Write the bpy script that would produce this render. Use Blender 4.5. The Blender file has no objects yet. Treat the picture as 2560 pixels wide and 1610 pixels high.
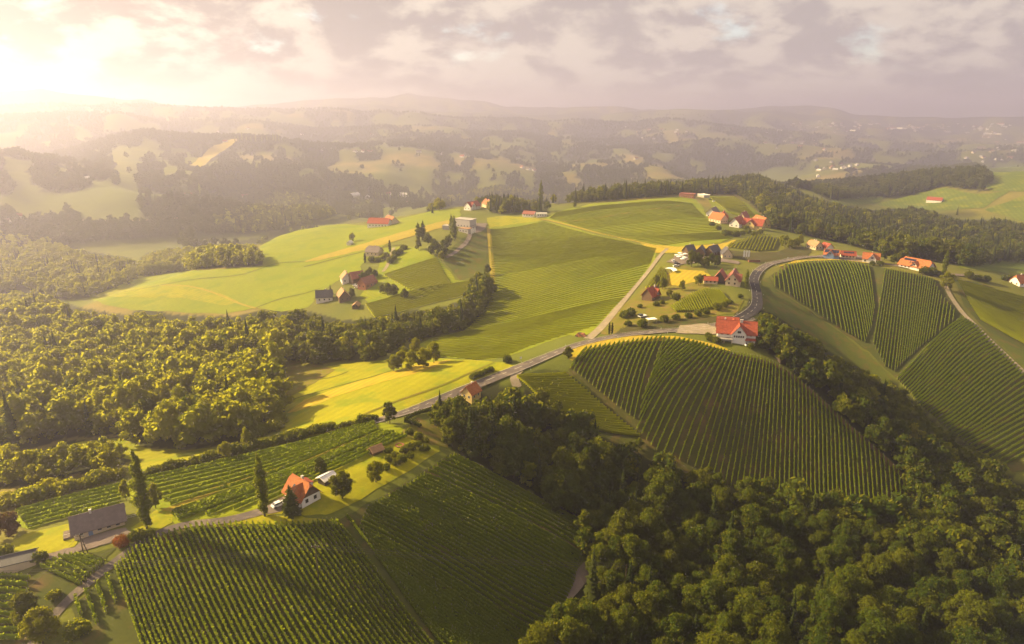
import bpy, bmesh, math, random
import numpy as np
from mathutils import Vector, Matrix
from mathutils.geometry import delaunay_2d_cdt
random.seed(7); rng = np.random.default_rng(7)
R = math.radians
S = bpy.context.scene
COL = S.collection

# ------------------------------------------------------------------ camera (a drone about 110 m above the ridge)
F, CU, CV, PITCH = 1668.0, 1280.0, 805.0, R(17.38)
cam = bpy.data.cameras.new('camera'); camo = bpy.data.objects.new('camera', cam); COL.objects.link(camo)
cam.sensor_width = 36; cam.lens = 36*F/2560; cam.clip_start = 1; cam.clip_end = 60000
camo.location = (0, 0, 0); camo.rotation_euler = (math.pi/2-PITCH, 0, 0)
S.camera = camo

# ------------------------------------------------------------------ sun, sky, exposure
SUN_AZ, SUN_EL = R(-71), R(28)          # azimuth measured from the view direction, negative = to the left
SD = Vector((math.sin(SUN_AZ)*math.cos(SUN_EL), math.cos(SUN_AZ)*math.cos(SUN_EL), math.sin(SUN_EL)))
sl = bpy.data.lights.new('sun', 'SUN'); sl.energy = 5.0; sl.angle = R(0.5); sl.color = (1.0, .765, .36)
so = bpy.data.objects.new('sun', sl); COL.objects.link(so)
so.rotation_euler = SD.to_track_quat('Z', 'Y').to_euler()
W = bpy.data.worlds.new('World'); S.world = W; W.use_nodes = True
def world():
    t = W.node_tree; t.nodes.clear(); N = t.nodes.new; L = t.links.new
    out = N('ShaderNodeOutputWorld'); bg = N('ShaderNodeBackground'); L(bg.outputs[0], out.inputs[0]); bg.inputs[1].default_value = .09
    sky = N('ShaderNodeTexSky'); sky.sky_type = 'NISHITA'; sky.sun_disc = False
    sky.sun_elevation = SUN_EL; sky.sun_rotation = SUN_AZ; sky.air_density = 1.2; sky.dust_density = .6; sky.ozone_density = 1.5
    tc = N('ShaderNodeTexCoord'); sep = N('ShaderNodeSeparateXYZ'); L(tc.outputs['Generated'], sep.inputs[0])
    def mth(op, a, b=None, c=None):
        m = N('ShaderNodeMath'); m.operation = op
        for i, v in enumerate((a, b, c)):
            if v is None: continue
            if isinstance(v, (int, float)): m.inputs[i].default_value = v
            else: L(v, m.inputs[i])
        return m.outputs[0]
    zc = mth('ADD', mth('MAXIMUM', sep.outputs[2], 0.0), .42)
    px = mth('DIVIDE', sep.outputs[0], zc); py = mth('DIVIDE', sep.outputs[1], zc)
    cmb = N('ShaderNodeCombineXYZ'); L(px, cmb.inputs[0]); L(py, cmb.inputs[1])
    def noise(scale, det, rough, off, dist=0.0):
        mp = N('ShaderNodeMapping'); L(cmb.outputs[0], mp.inputs[0]); mp.inputs['Location'].default_value = off
        n = N('ShaderNodeTexNoise'); n.inputs['Scale'].default_value = scale; n.inputs['Detail'].default_value = det
        n.inputs['Roughness'].default_value = rough; n.inputs['Distortion'].default_value = dist; L(mp.outputs[0], n.inputs['Vector']); return n.outputs[0]
    def ramp(v, a, b):
        m = N('ShaderNodeMapRange'); m.interpolation_type = 'SMOOTHSTEP'; m.inputs[1].default_value = a; m.inputs[2].default_value = b; L(v, m.inputs[0]); return m.outputs[0]
    n1 = noise(3.2, 12, .6, (3.1, 7.7, 0), .1)      # cover: gaps of sky
    n2 = noise(4.2, 12, .6, (11.3, 1.4, 0), .15)      # thickness: bright thin / dark thick
    dot = N('ShaderNodeVectorMath'); dot.operation = 'DOT_PRODUCT'; L(tc.outputs['Generated'], dot.inputs[0]); dot.inputs[1].default_value = SD
    g = mth('MAXIMUM', dot.outputs['Value'], 0.0)
    glow = mth('POWER', g, 3.0)
    cover = ramp(n1, .30, .42); thick = ramp(n2, .43, .57)
    def mix(fac, a, b):
        m = N('ShaderNodeMix'); m.data_type = 'RGBA'
        if isinstance(fac, (int, float)): m.inputs['Factor'].default_value = fac
        else: L(fac, m.inputs['Factor'])
        for k, v in (('A', a), ('B', b)):
            s = [i for i in m.inputs if i.name == k and i.type == 'RGBA'][0]
            if isinstance(v, tuple): s.default_value = v+(1,)
            else: L(v, s)
        return [o for o in m.outputs if o.type == 'RGBA'][0]
    thin_c = mix(glow, (3.0, 2.6, 2.15), (6.0, 5.2, 3.7)); thick_c = mix(glow, (1.8, 1.56, 1.45), (1.25, .95, .6))
    cl = mix(thick, thin_c, thick_c)
    cover = mth('MULTIPLY_ADD', cover, .5, .5)
    final = mix(cover, sky.outputs[0], cl)
    L(final, bg.inputs[0])
world()
S.view_settings.view_transform = 'Standard'; S.view_settings.look = 'None'; S.view_settings.gamma = 1; S.view_settings.exposure = 1.68
cy = S.cycles
cy.max_bounces = 6; cy.diffuse_bounces = 2; cy.glossy_bounces = 1; cy.transmission_bounces = 3; cy.volume_bounces = 3; cy.transparent_max_bounces = 4
cy.use_denoising = True; cy.caustics_reflective = False; cy.caustics_refractive = False
try: cy.use_adaptive_sampling = False
except Exception: pass

# ------------------------------------------------------------------ pixel <-> place helpers (pixels of the 2560 px wide photograph)
cP, sP = math.cos(PITCH), math.sin(PITCH)
def ray(u, v):
    a = (np.asarray(u, float)-CU)/F; b = -(np.asarray(v, float)-CV)/F
    return a, cP + b*sP, -sP + b*cP
def proj(x, y, z):
    d = y*cP - z*sP; up = y*sP + z*cP
    return CU + F*x/d, CV - F*up/d
def P(u, v, z):
    x, y, w = ray(u, v); t = z/w; return x*t, y*t, z
def Q(u, D, z):
    x, y, w = ray(u, CV-F*math.tan(PITCH)+200); n = math.hypot(x, y); return x/n*D, y/n*D, z

# ------------------------------------------------------------------ noise
def _hash(ix, iy, seed):
    n = (ix.astype(np.int64)*374761393 + iy.astype(np.int64)*668265263 + seed*1442695041) & 0x7fffffff
    n = ((n ^ (n >> 13))*1274126177) & 0x7fffffff
    return ((n ^ (n >> 16)) & 0xffff)/65535.0
def vnoise(x, y, seed=0):
    ix = np.floor(x); iy = np.floor(y); fx = x-ix; fy = y-iy; fx = fx*fx*fx*(fx*(fx*6-15)+10); fy = fy*fy*fy*(fy*(fy*6-15)+10)
    a = _hash(ix, iy, seed); b = _hash(ix+1, iy, seed); c = _hash(ix, iy+1, seed); d = _hash(ix+1, iy+1, seed)
    return a+(b-a)*fx+(c-a)*fy+(a-b-c+d)*fx*fy
def fbm(x, y, oct=4, seed=0, gain=.5):
    s = 0; a = 1; t = 0
    for i in range(oct): s = s+a*vnoise(x, y, seed+i*17); t += a; a *= gain; x = x*2.03+5.1; y = y*2.03+1.7
    return s/t-.5

# ------------------------------------------------------------------ terrain heights: measured points near by, ridges far off
CTRL = [P(*p) for p in [
 # ridge with the two nearest houses
 (0,1440,-118),(80,1427,-117),(207,1382,-115.5),(300,1335,-114.5),(368,1322,-114.3),(467,1309,-114),(662,1291,-114),(760,1280,-114),(850,1230,-113.5),(950,1150,-113.5),(1050,1080,-113.5),(1020,1050,-112.5),
 (40,1290,-119),(200,1230,-119.5),(400,1180,-119.5),(600,1120,-118.5),(800,1075,-117),(950,1040,-113.8),(250,1290,-115.5),(560,1220,-116),(700,1180,-115.8),
 (330,1150,-127),(420,1140,-127.5),(500,1120,-127.5),(150,1110,-133),(0,1150,-133),(0,1230,-124),
 # meadow along the road
 (850,1000,-119.5),(1100,940,-114.5),(900,930,-122.5),(1200,910,-113),(740,1040,-122),(720,950,-127),(650,1090,-124),(1000,980,-116),
 # vineyards at the bottom
 (400,1600,-122),(700,1500,-122.5),(900,1400,-122),(1000,1300,-119.5),(1120,1200,-119.5),(1100,1140,-115.5),(1250,1300,-128),(1400,1350,-137),(1200,1500,-137),(1050,1600,-135),(200,1600,-121),(1450,1430,-143),(1300,1600,-146),(0,1600,-123),(300,1450,-118),(560,1400,-118),(800,1340,-116.5),
 # ravine wood on the bottom right
 (1700,1300,-153),(2000,1400,-157),(2300,1500,-158),(2560,1600,-158),(1500,1600,-150),(2000,1600,-154),(2500,1350,-160),(1400,1180,-141),(1250,1050,-125),(1550,1250,-150),
 # vineyard hill below the inn
 (1300,930,-111),(1400,885,-107.3),(1458,862,-106.2),(1545,843,-105.2),(1650,850,-104.8),(1780,850,-105),(1850,870,-106),(1900,900,-109),(2000,960,-117),(2100,1060,-130),(2200,1160,-141),(2260,1240,-149),
 (1450,950,-114),(1600,950,-112.5),(1750,950,-113.5),(1880,1000,-121),(1400,1000,-121),(1550,1060,-128),(1750,1100,-131),(1900,1150,-139),(2050,1230,-148),(1650,1000,-118),
 (1960,830,-112),(2100,930,-130),(2250,1010,-144),(2400,1120,-152),(2500,1220,-157),
 # right vineyard hill
 (1900,690,-101.7),(1950,680,-101.2),(2000,665,-100.7),(2100,660,-100.7),(2250,672,-101.7),(2350,700,-103),(2400,760,-108),(2440,811,-112),(2500,870,-118),(2560,933,-124),
 (1950,740,-106.5),(2000,800,-114.5),(2100,750,-111),(2200,800,-117),(2300,760,-110),(2350,830,-117),(2200,900,-130),(2300,930,-132),(2400,900,-124),(2500,980,-133),(2450,1080,-145),(2560,1150,-149),(2560,1030,-137),(1920,760,-105.5),(2060,870,-125),
 (2450,740,-112),(2500,800,-119),(2560,860,-126),(2550,700,-109),(2387,687,-103.5),(2480,690,-107),
 (2200,620,-128),(2400,600,-142),(2100,560,-127),(2500,560,-152),(2000,500,-120),(1900,450,-112),(2300,520,-152),(2200,490,-140),(2300,480,-131),(2400,470,-119),(2540,450,-106),(2300,420,-122),(2100,440,-142),(2540,410,-98),
 # inner hill, road bend
 (1632,832,-105.5),(1720,825,-105),(1836,803,-103.6),(1871,786,-103),(1891,766,-102.5),(1888,731,-101.5),(1882,702,-101),(1923,661,-100.6),(1967,652,-100.4),(2025,642,-100.3),
 (1560,780,-105),(1700,790,-104.6),(1750,720,-101.3),(1800,690,-100.3),(1700,690,-100.8),(1640,720,-104),(1650,660,-101),(1750,640,-99.5),(1850,640,-99.7),
 # wide vineyard bowl in the middle
 (1620,650,-103),(1600,700,-106),(1520,800,-107.5),(1300,880,-113),(1400,830,-111),(1450,750,-112),(1300,780,-121),(1150,850,-124),(1050,870,-126),(1200,760,-125.5),(1250,680,-121.5),(1400,680,-113.5),(1350,600,-113),(1500,620,-107),(1220,600,-119),(1222,565,-110),(1400,555,-104),(1560,600,-103.5),(1600,580,-102.6),(1203,640,-126),(1080,740,-128),(1120,690,-125.5),
 # upper hill
 (1600,540,-98.5),(1700,500,-93),(1650,488,-91),(1760,490,-93.5),(1740,540,-96.5),(1800,560,-97.7),(1850,580,-99.3),(1900,610,-99.5),(1850,620,-99.6),(1450,515,-97),(1400,520,-100),(1330,545,-105),(1880,530,-105),
 # winery spur and the green slopes west of it
 (1160,570,-105),(1135,600,-106),(1150,620,-109.5),(1120,640,-112),(1230,560,-107.5),(1150,525,-106.5),(1190,510,-107),(1300,540,-106.5),(1050,590,-112),(950,640,-120),(930,620,-119),(870,740,-133),(800,740,-136),(820,760,-137),(960,700,-128),(1000,720,-127),(1000,650,-118),(900,690,-127),(1050,700,-123.5),(950,760,-134),(850,800,-139),(700,790,-142),
 (600,680,-137),(400,720,-146),(250,740,-151),(550,760,-146),(350,770,-151),(700,650,-131),(660,600,-131),(800,600,-124),(900,570,-119.5),(1000,560,-112),(1100,525,-108.5),(760,570,-128),(940,560,-119),
 # left wood
 (0,800,-164),(200,800,-160),(400,850,-152),(600,850,-144),(0,950,-157),(200,950,-150),(400,1000,-141),(600,950,-136),(100,1050,-142),(450,1070,-131),(300,1100,-131.5),(650,1010,-127.5),(0,1050,-146),(0,870,-162),(800,830,-138),(900,850,-131),(1000,800,-134.5),(850,880,-129),(750,900,-131),
]] + [Q(*p) for p in [
 (1500,900,-112),(1650,900,-104),(1780,1000,-103),(1850,1100,-107),(1400,900,-120),(1700,1250,-150),(1850,1400,-165),(1500,1150,-165),(1300,1000,-140),
 (600,900,-178),(800,1000,-182),(1000,1050,-168),(1150,1050,-152),(300,800,-182),(0,700,-182),(-300,500,-175),(-900,300,-140),(-1300,200,-128),(-300,900,-190),
 (1280,90,-118),(600,90,-118),(2000,90,-140),(-1500,90,-122),(4000,90,-150),(4000,200,-162),(3300,350,-155),(2900,600,-130),(2900,1000,-130),(1280,30,-118),(2900,1400,-95),
 (500,1250,-205),(900,1350,-210),(1200,1400,-205),(100,1200,-200),
]]
AZ0, AZ1, NA = R(-54), R(54), 560
L0, L1, NL = math.log(28.0), math.log(13500.0), 620
az = np.linspace(AZ0, AZ1, NA); ld = np.linspace(L0, L1, NL)
def near_terrain():
    c = np.array(CTRL); ca = np.arctan2(c[:, 0], c[:, 1]); cl = np.log(np.hypot(c[:, 0], c[:, 1])); zv = c[:, 2]
    # drop control points that fall on top of one another
    kern = lambda r2: -np.sqrt(r2+.05**2)
    A = kern((ca[:, None]-ca[None])**2+(cl[:, None]-cl[None])**2); n = len(zv)
    M = np.zeros((n+1, n+1)); M[:n, :n] = A+np.eye(n)*.012; M[:n, n] = 1; M[n, :n] = 1
    w = np.linalg.solve(M, np.append(zv, 0))
    jl = ld[ld < math.log(2300)]; out = np.zeros((NA, len(jl)))
    for i in range(NA):
        r2 = (az[i]-ca[None])**2+(jl[:, None]-cl[None])**2
        out[i] = kern(r2)@w[:n]+w[n]
    return out
RIDGES = [ # distance, half width, outline of the crest in the photograph
 (1130,150,[(-300,600),(0,575),(60,560),(101,543),(287,503),(372,511),(452,503),(505,489),(611,492),(691,476),(771,484),(813,509),(870,545),(930,575),(1000,600)]),
 (1900,300,[(-300,340),(0,385),(69,400),(122,414),(186,422),(250,438),(319,446),(399,470),(452,491),(520,515),(600,560)]),
 (2550,400,[(100,450),(292,369),(367,340),(532,350),(585,351),(638,354),(718,358),(797,371),(904,379),(1010,377),(1143,393),(1280,417),(1380,440),(1450,470)]),
 (3700,520,[(-300,315),(0,309),(159,307),(250,301),(282,291),(319,301),(372,317),(425,333),(505,327),(611,317),(691,324),(797,340),(850,347),(957,332),(1116,332),(1196,347),(1239,343),(1312,352),(1365,366),(1413,358),(1466,366),(1535,379),(1599,392),(1652,408),(1732,414),(1850,425)]),
 (4700,580,[(-300,290),(298,268),(478,271),(558,266),(665,276),(744,272),(851,276),(914,284),(957,275),(994,287),(1037,284),(1095,295),(1170,303),(1276,303),(1301,299),(1349,314),(1455,303),(1503,308),(1578,319),(1673,303),(1737,319),(1812,330),(1950,350),(2100,352)]),
 (5900,700,[(-300,235),(0,229),(106,222),(170,234),(255,242),(319,252),(361,246),(404,260),(478,265),(600,275),(900,285),(1400,300),(1500,293),(1599,282),(1695,272),(1790,276),(1822,272),(1865,284),(1944,290),(2014,306),(2200,320)]),
 (7300,850,[(-300,262),(500,270),(675,260),(744,252),(829,246),(893,245),(925,239),(967,243),(999,237),(1021,232),(1047,239),(1095,243),(1170,250),(1276,258),(1386,268),(1535,266),(1652,274),(1843,274),(1918,263),(1971,260),(2077,265),(2131,282),(2300,292),(2900,292)]),
]
def build_heights():
    AZ, LD = np.meshgrid(az, ld, indexing='ij'); D = np.exp(LD); X = np.sin(AZ)*D; Y = np.cos(AZ)*D
    uu = CU+F*np.tan(az)/cP*1.0
    # far base: a broad valley floor with rolling hills, flattening to a plain on the right
    plain = np.clip((AZ-R(8))/R(14), 0, 1)*np.clip((D-4600)/3000, 0, 1)
    roll = np.abs(fbm(X/900, Y/900, 4, 3))*2; bumps = (1-roll*2.0)*100*(1-.85*plain)
    far = -262+bumps+45*fbm(X/2600, Y/2600, 3, 9)*(1-plain)+plain*25
    global CREST
    CREST = np.zeros(X.shape)
    for k, (d, w, pts) in enumerate(RIDGES):
        pts = [(pts[0][0]-500, pts[0][1]+(25 if pts[0][0] < 0 else 160))]+pts+[(pts[-1][0]+400, pts[-1][1]+(120 if d < 6000 else 15))]
        pu = np.array([p[0] for p in pts], float); pv = np.array([p[1] for p in pts], float)
        rx, ry, rz = ray(pu, pv); pa = np.arctan2(rx, ry); el = rz/np.hypot(rx, ry)
        wig = 1+.10*fbm(az*9+k*7, az*0+k, 3, 40+k)
        di = d*wig; crest = np.interp(az, pa, el, left=el[0], right=el[-1])*di
        t = (D-di[:, None])/(w*(1+.5*fbm(X/500, Y/500, 2, 60+k)))
        prof = np.where(t < 0, 1/(1+np.abs(t)**2.2*1.1), np.exp(-t*t*1.2))
        # gullies and spurs that grow away from the crest
        rg = fbm(AZ*d/460+.4*fbm(X/300, Y/300, 2, 80+k), LD*3.5, 4, 70+k); spur = (.32-np.abs(rg)*3.2)*1.15*np.clip(np.abs(t)*1.3, 0, 1)*np.exp(-np.abs(t)*.3)
        base = far
        rz_ = base+(crest[:, None]-base)*np.clip(prof*(1+spur), 0, 1.0)
        CREST = np.maximum(CREST, np.exp(-((t+.12)/.22)**2)*(crest[:, None] > base+25)*(rz_ > far))
        far = np.where(crest[:, None] > base, np.maximum(far, rz_), far)
    crest_n = fbm(X/60, Y/60, 3, 90)*np.clip((D-1500)/2000, 0, 1)*8
    far = far+crest_n
    near = near_terrain(); nj = near.shape[1]
    # the hill on the right beyond the wood belongs to the near points
    lo = np.where(AZ > R(14), 1500, 1180); hi = np.where(AZ > R(14), 2200, 1420)
    k = np.clip((D-lo)/(hi-lo), 0, 1); k = k*k*(3-2*k)
    Z = far.copy(); Z[:, :nj] = near*(1-k[:, :nj])+far[:, :nj]*k[:, :nj]
    for it in range(3):       # soften
        Z[1:-1] = (Z[:-2]+2*Z[1:-1]+Z[2:])/4; Z[:, 1:-1] = (Z[:, :-2]+2*Z[:, 1:-1]+Z[:, 2:])/4
    Z += fbm(X/30, Y/30, 3, 5)*np.clip(D/600, .25, 2)
    return X, Y, Z, D
TX, TY, TZ, TD = build_heights()
def h(x, y):
    x = np.asarray(x, float); y = np.asarray(y, float)
    a = (np.arctan2(x, y)-AZ0)/(AZ1-AZ0)*(NA-1); l = (np.log(np.maximum(np.hypot(x, y), 1))-L0)/(L1-L0)*(NL-1)
    a = np.clip(a, 0, NA-1.001); l = np.clip(l, 0, NL-1.001); i = a.astype(int); j = l.astype(int); fa = a-i; fl = l-j
    return TZ[i, j]*(1-fa)*(1-fl)+TZ[i+1, j]*fa*(1-fl)+TZ[i, j+1]*(1-fa)*fl+TZ[i+1, j+1]*fa*fl
_T = np.exp(np.linspace(math.log(40), math.log(14500), 1500))
def hits(uv):
    uv = np.atleast_2d(np.asarray(uv, float)); x, y, z = ray(uv[:, 0], uv[:, 1]); n = np.hypot(x, y); x, y, z = x/n, y/n, z/n
    out = np.zeros((len(uv), 3))
    for a in range(0, len(uv), 2000):
        b = slice(a, a+2000); gx = x[b, None]*_T; gy = y[b, None]*_T; below = z[b, None]*_T < h(gx, gy)
        j = np.argmax(below, 1); j = np.where(below.any(1), j, len(_T)-1); t0 = _T[np.maximum(j-1, 0)]; t1 = _T[j]
        for _ in range(22):
            tm = (t0+t1)/2; bl = z[b]*tm < h(x[b]*tm, y[b]*tm); t1 = np.where(bl, tm, t1); t0 = np.where(bl, t0, tm)
        out[b] = np.stack([x[b]*t1, y[b]*t1, h(x[b]*t1, y[b]*t1)], 1)
    return out
def hit(u, v): return Vector(hits([(u, v)])[0])

# ------------------------------------------------------------------ materials
MATS = {}
def new_mat(name):
    m = bpy.data.materials.new(name); m.use_nodes = True; t = m.node_tree; t.nodes.clear(); MATS[name] = m
    return m, t, t.nodes.new, t.links.new
def nmix(N, L, fac, a, b):
    m = N('ShaderNodeMix'); m.data_type = 'RGBA'
    if isinstance(fac, (int, float)): m.inputs[0].default_value = fac
    else: L(fac, m.inputs[0])
    for k, v in ((6, a), (7, b)):
        if isinstance(v, tuple): m.inputs[k].default_value = v[:3]+(1,)
        else: L(v, m.inputs[k])
    return m.outputs[2]
def nnoise(N, L, vec, scale, det=3, rough=.55, stretch=None, rot=0):
    if stretch:
        mp = N('ShaderNodeMapping'); L(vec, mp.inputs[0]); mp.inputs['Scale'].default_value = stretch; mp.inputs['Rotation'].default_value = (0, 0, rot); vec = mp.outputs[0]
    n = N('ShaderNodeTexNoise'); n.inputs['Scale'].default_value = scale; n.inputs['Detail'].default_value = det; n.inputs['Roughness'].default_value = rough
    L(vec, n.inputs['Vector']); return n.outputs[0]
def nrange(N, L, v, a, b, c=0.0, d=1.0):
    m = N('ShaderNodeMapRange'); m.inputs[1].default_value = a; m.inputs[2].default_value = b; m.inputs[3].default_value = c; m.inputs[4].default_value = d; L(v, m.inputs[0]); return m.outputs[0]
def ground_mat(name, c1, c2, c3=None, s1=.05, s2=.9, stretch=None, rot=0, bump=.25, p3=(.5, .62), stripe=None):
    m, t, N, L = new_mat(name); out = N('ShaderNodeOutputMaterial'); b = N('ShaderNodeBsdfPrincipled'); L(b.outputs[0], out.inputs[0])
    b.inputs['Roughness'].default_value = .95; b.inputs['Specular IOR Level'].default_value = .1
    pos = N('ShaderNodeNewGeometry').outputs['Position']
    a = nnoise(N, L, pos, s1, 4, .6, stretch, rot); f = nnoise(N, L, pos, s2, 5, .7)
    c = nmix(N, L, nrange(N, L, a, .35, .65), c1, c2)
    c = nmix(N, L, nrange(N, L, f, .3, .75, 0, .55), c, tuple(x*.55 for x in c1))
    c = nmix(N, L, nrange(N, L, nnoise(N, L, pos, .22, 5, .7), .38, .68, 0, .6), c, tuple(x*.62 for x in c2))
    if c3: c = nmix(N, L, nrange(N, L, nnoise(N, L, pos, s1*2.3, 4, .65), *p3), c, c3)
    if stripe:      # mown swaths or planted rows: metres apart, direction, strength
        mp = N('ShaderNodeMapping'); L(pos, mp.inputs[0]); mp.inputs['Rotation'].default_value = (0, 0, stripe[1]); w = N('ShaderNodeTexWave'); w.bands_direction = 'X'; w.inputs['Scale'].default_value = .314/stripe[0]; w.inputs['Distortion'].default_value = 1.2; w.inputs['Detail'].default_value = 2; w.inputs['Detail Scale'].default_value = .3
        L(mp.outputs[0], w.inputs[0]); c = nmix(N, L, nrange(N, L, w.outputs[1], .25, .8, 0, stripe[2]), c, tuple(x*.45 for x in c2))
    L(c, b.inputs['Base Color'])
    bp = N('ShaderNodeBump'); bp.inputs['Strength'].default_value = bump; bp.inputs['Distance'].default_value = .3; L(f, bp.inputs['Height']); L(bp.outputs[0], b.inputs['Normal'])
    return m
def leaf_mat(name, cols, trans=.35, clump=.35, tc=(.30, .30, .02)):
    m, t, N, L = new_mat(name); out = N('ShaderNodeOutputMaterial'); mx = N('ShaderNodeMixShader'); df = N('ShaderNodeBsdfDiffuse'); tr = N('ShaderNodeBsdfTranslucent')
    oi = N('ShaderNodeObjectInfo'); rp = N('ShaderNodeValToRGB'); e = rp.color_ramp.elements
    while len(e) < len(cols): e.new(.5)
    for i, c in enumerate(cols): e[i].position = i/(len(cols)-1); e[i].color = c+(1,)
    L(oi.outputs['Random'], rp.inputs[0])
    pos = N('ShaderNodeNewGeometry').outputs['Position']
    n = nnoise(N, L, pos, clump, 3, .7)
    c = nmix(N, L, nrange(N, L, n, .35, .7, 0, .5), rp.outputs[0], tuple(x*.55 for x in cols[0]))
    L(c, df.inputs[0]); c2 = nmix(N, L, .5, c, tc); L(c2, tr.inputs[0])
    mx.inputs[0].default_value = trans; L(df.outputs[0], mx.inputs[1]); L(tr.outputs[0], mx.inputs[2]); L(mx.outputs[0], out.inputs[0])
    return m
def plain(name, c, rough=.8, noise=.25, scale=1.5, spec=.3, metal=0.0, wave=None):
    m, t, N, L = new_mat(name); out = N('ShaderNodeOutputMaterial'); b = N('ShaderNodeBsdfPrincipled'); L(b.outputs[0], out.inputs[0])
    b.inputs['Roughness'].default_value = rough; b.inputs['Specular IOR Level'].default_value = spec; b.inputs['Metallic'].default_value = metal
    tc = N('ShaderNodeTexCoord'); n = nnoise(N, L, tc.outputs['Object'], scale, 4, .65)
    L(nmix(N, L, nrange(N, L, n, .3, .75, 0, 1), c, tuple(x*(1-noise) for x in c)), b.inputs['Base Color'])
    if wave:
        w = N('ShaderNodeTexWave'); w.bands_direction = 'Z'; w.inputs['Scale'].default_value = wave; w.inputs['Distortion'].default_value = .4; L(tc.outputs['Object'], w.inputs[0])
        bp = N('ShaderNodeBump'); bp.inputs['Strength'].default_value = .6; bp.inputs['Distance'].default_value = .05; L(w.outputs[1], bp.inputs['Height']); L(bp.outputs[0], b.inputs['Normal'])
    return m
ground_mat('meadow', (.255, .258, .006), (.335, .308, .006), (.17, .20, .008), s1=.035, s2=1.2, stretch=(1, .35, 1), rot=R(35), stripe=(4.5, R(32), .22))
ground_mat('hayfield', (.42, .31, .02), (.48, .34, .03), (.32, .28, .012), s1=.06, s2=1.4, stretch=(1, .18, 1), rot=R(-58), stripe=(3.5, R(32), .35))
ground_mat('green_slope', (.195, .24, .006), (.265, .283, .006), (.145, .19, .007), s1=.02, s2=.7, stretch=(1, .35, 1), rot=R(20), stripe=(3.2, R(70), .45))
ground_mat('far_green', (.095, .14, .012), (.13, .165, .012), (.16, .17, .014), s1=.02, s2=.6, stripe=(6, R(20), .4))
ground_mat('ripe_strip', (.36, .27, .03), (.30, .24, .02), None, s1=.03, s2=.8)
ground_mat('verge', (.13, .135, .014), (.19, .165, .018), (.17, .12, .035), s1=.09, s2=1.1)
ground_mat('shade_grass', (.075, .095, .014), (.10, .115, .015), (.11, .085, .02), s1=.07, s2=1.3)  # darker grass; on the winery slope it paints in the shade
ground_mat('vine_soil', (.060, .075, .014), (.085, .090, .016), (.115, .075, .030), s1=.05, s2=.9, p3=(.52, .7))
ground_mat('vine_soil_brown', (.075, .070, .018), (.075, .080, .016), (.13, .080, .034), s1=.05, s2=.9, p3=(.5, .72))
ground_mat('bank', (.085, .065, .025), (.07, .07, .018), (.05, .06, .015), s1=.12, s2=1.2)
ground_mat('earth', (.20, .125, .06), (.16, .10, .05), (.10, .09, .03), s1=.2, s2=1.5)
ground_mat('gravel', (.34, .27, .20), (.27, .22, .17), (.22, .19, .10), s1=.25, s2=2.5)
ground_mat('asphalt', (.15, .125, .12), (.12, .10, .10), (.18, .145, .12), s1=.12, s2=2.5, bump=.1)
ground_mat('asphalt_dark', (.05, .045, .056), (.042, .038, .048), (.062, .056, .062), s1=.12, s2=2.5, bump=.1)
ground_mat('paving', (.22, .17, .15), (.18, .145, .13), None, s1=.3, s2=2.0, bump=.1)
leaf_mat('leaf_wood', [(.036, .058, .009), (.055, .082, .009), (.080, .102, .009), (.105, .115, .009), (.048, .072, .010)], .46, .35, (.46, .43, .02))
leaf_mat('leaf_sunny', [(.105, .14, .006), (.145, .17, .006), (.195, .19, .006), (.16, .178, .006), (.12, .152, .008)], .62, .35, (.64, .59, .012))  # brighter copy of the leaf colours, sunlight on the crowns painted in
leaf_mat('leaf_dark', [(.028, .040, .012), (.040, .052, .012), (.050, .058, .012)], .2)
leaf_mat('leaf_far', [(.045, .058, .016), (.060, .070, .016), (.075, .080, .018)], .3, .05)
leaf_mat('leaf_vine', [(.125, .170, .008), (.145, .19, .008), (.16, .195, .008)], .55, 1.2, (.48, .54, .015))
leaf_mat('leaf_vine_far', [(.20, .222, .006), (.22, .23, .006)], .6, .03, (.64, .63, .012))  # lighter, yellower vine leaf; sunlight on the middle slopes put into its colour
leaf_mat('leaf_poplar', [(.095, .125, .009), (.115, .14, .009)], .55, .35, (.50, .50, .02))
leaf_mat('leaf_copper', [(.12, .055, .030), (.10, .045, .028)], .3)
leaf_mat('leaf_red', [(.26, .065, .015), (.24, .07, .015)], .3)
plain('bark', (.10, .075, .05)); plain('post', (.28, .24, .18)); plain('line_white', (.55, .52, .48), .7, .2, 3)
plain('timber', (.14, .085, .05), .8, .35, 2.0, .2, 0, 6); plain('timber_dark', (.055, .04, .032), .85, .3, 2)
plain('roof_orange', (.46, .15, .05), .8, .5, 1.2, .25, 0, 9); plain('roof_red', (.36, .075, .038), .8, .5, 1.2, .25, 0, 9)
plain('roof_pink', (.34, .115, .085), .8, .5, 1.2, .25, 0, 9); plain('roof_tan', (.40, .23, .12), .8, .3, 1.2, .2, 0, 9)
plain('roof_grey', (.20, .155, .15), .75, .35, .8, .3, 0, 9); plain('roof_slate', (.075, .07, .085), .6, .3, 1.0, .35, 0, 9)
plain('wall_white', (.72, .68, .64), .9, .12, .8); plain('wall_cream', (.62, .50, .34), .9, .15, .8); plain('wall_yellow', (.62, .46, .17), .9, .15, .8)
plain('wall_blue', (.16, .24, .42), .9, .15, .8); plain('wall_grey', (.46, .42, .42), .85, .15, .8); plain('wall_brick', (.34, .13, .075), .9, .3, 2)
plain('concrete', (.40, .36, .34), .9, .2, 1.5); plain('metal_grey', (.30, .29, .30), .5, .2, 2, .5); plain('chimney', (.55, .50, .46), .9, .2, 2)
plain('frame_dark', (.07, .05, .04), .6); plain('frame_white', (.70, .68, .66), .6); plain('shutter_brown', (.16, .055, .03), .7)
plain('glass', (.025, .03, .04), .12, .1, 1, .6); plain('solar', (.012, .016, .045), .2, .2, 2, .6); plain('fabric_white', (.78, .76, .72), .9, .1, 1)
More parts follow.
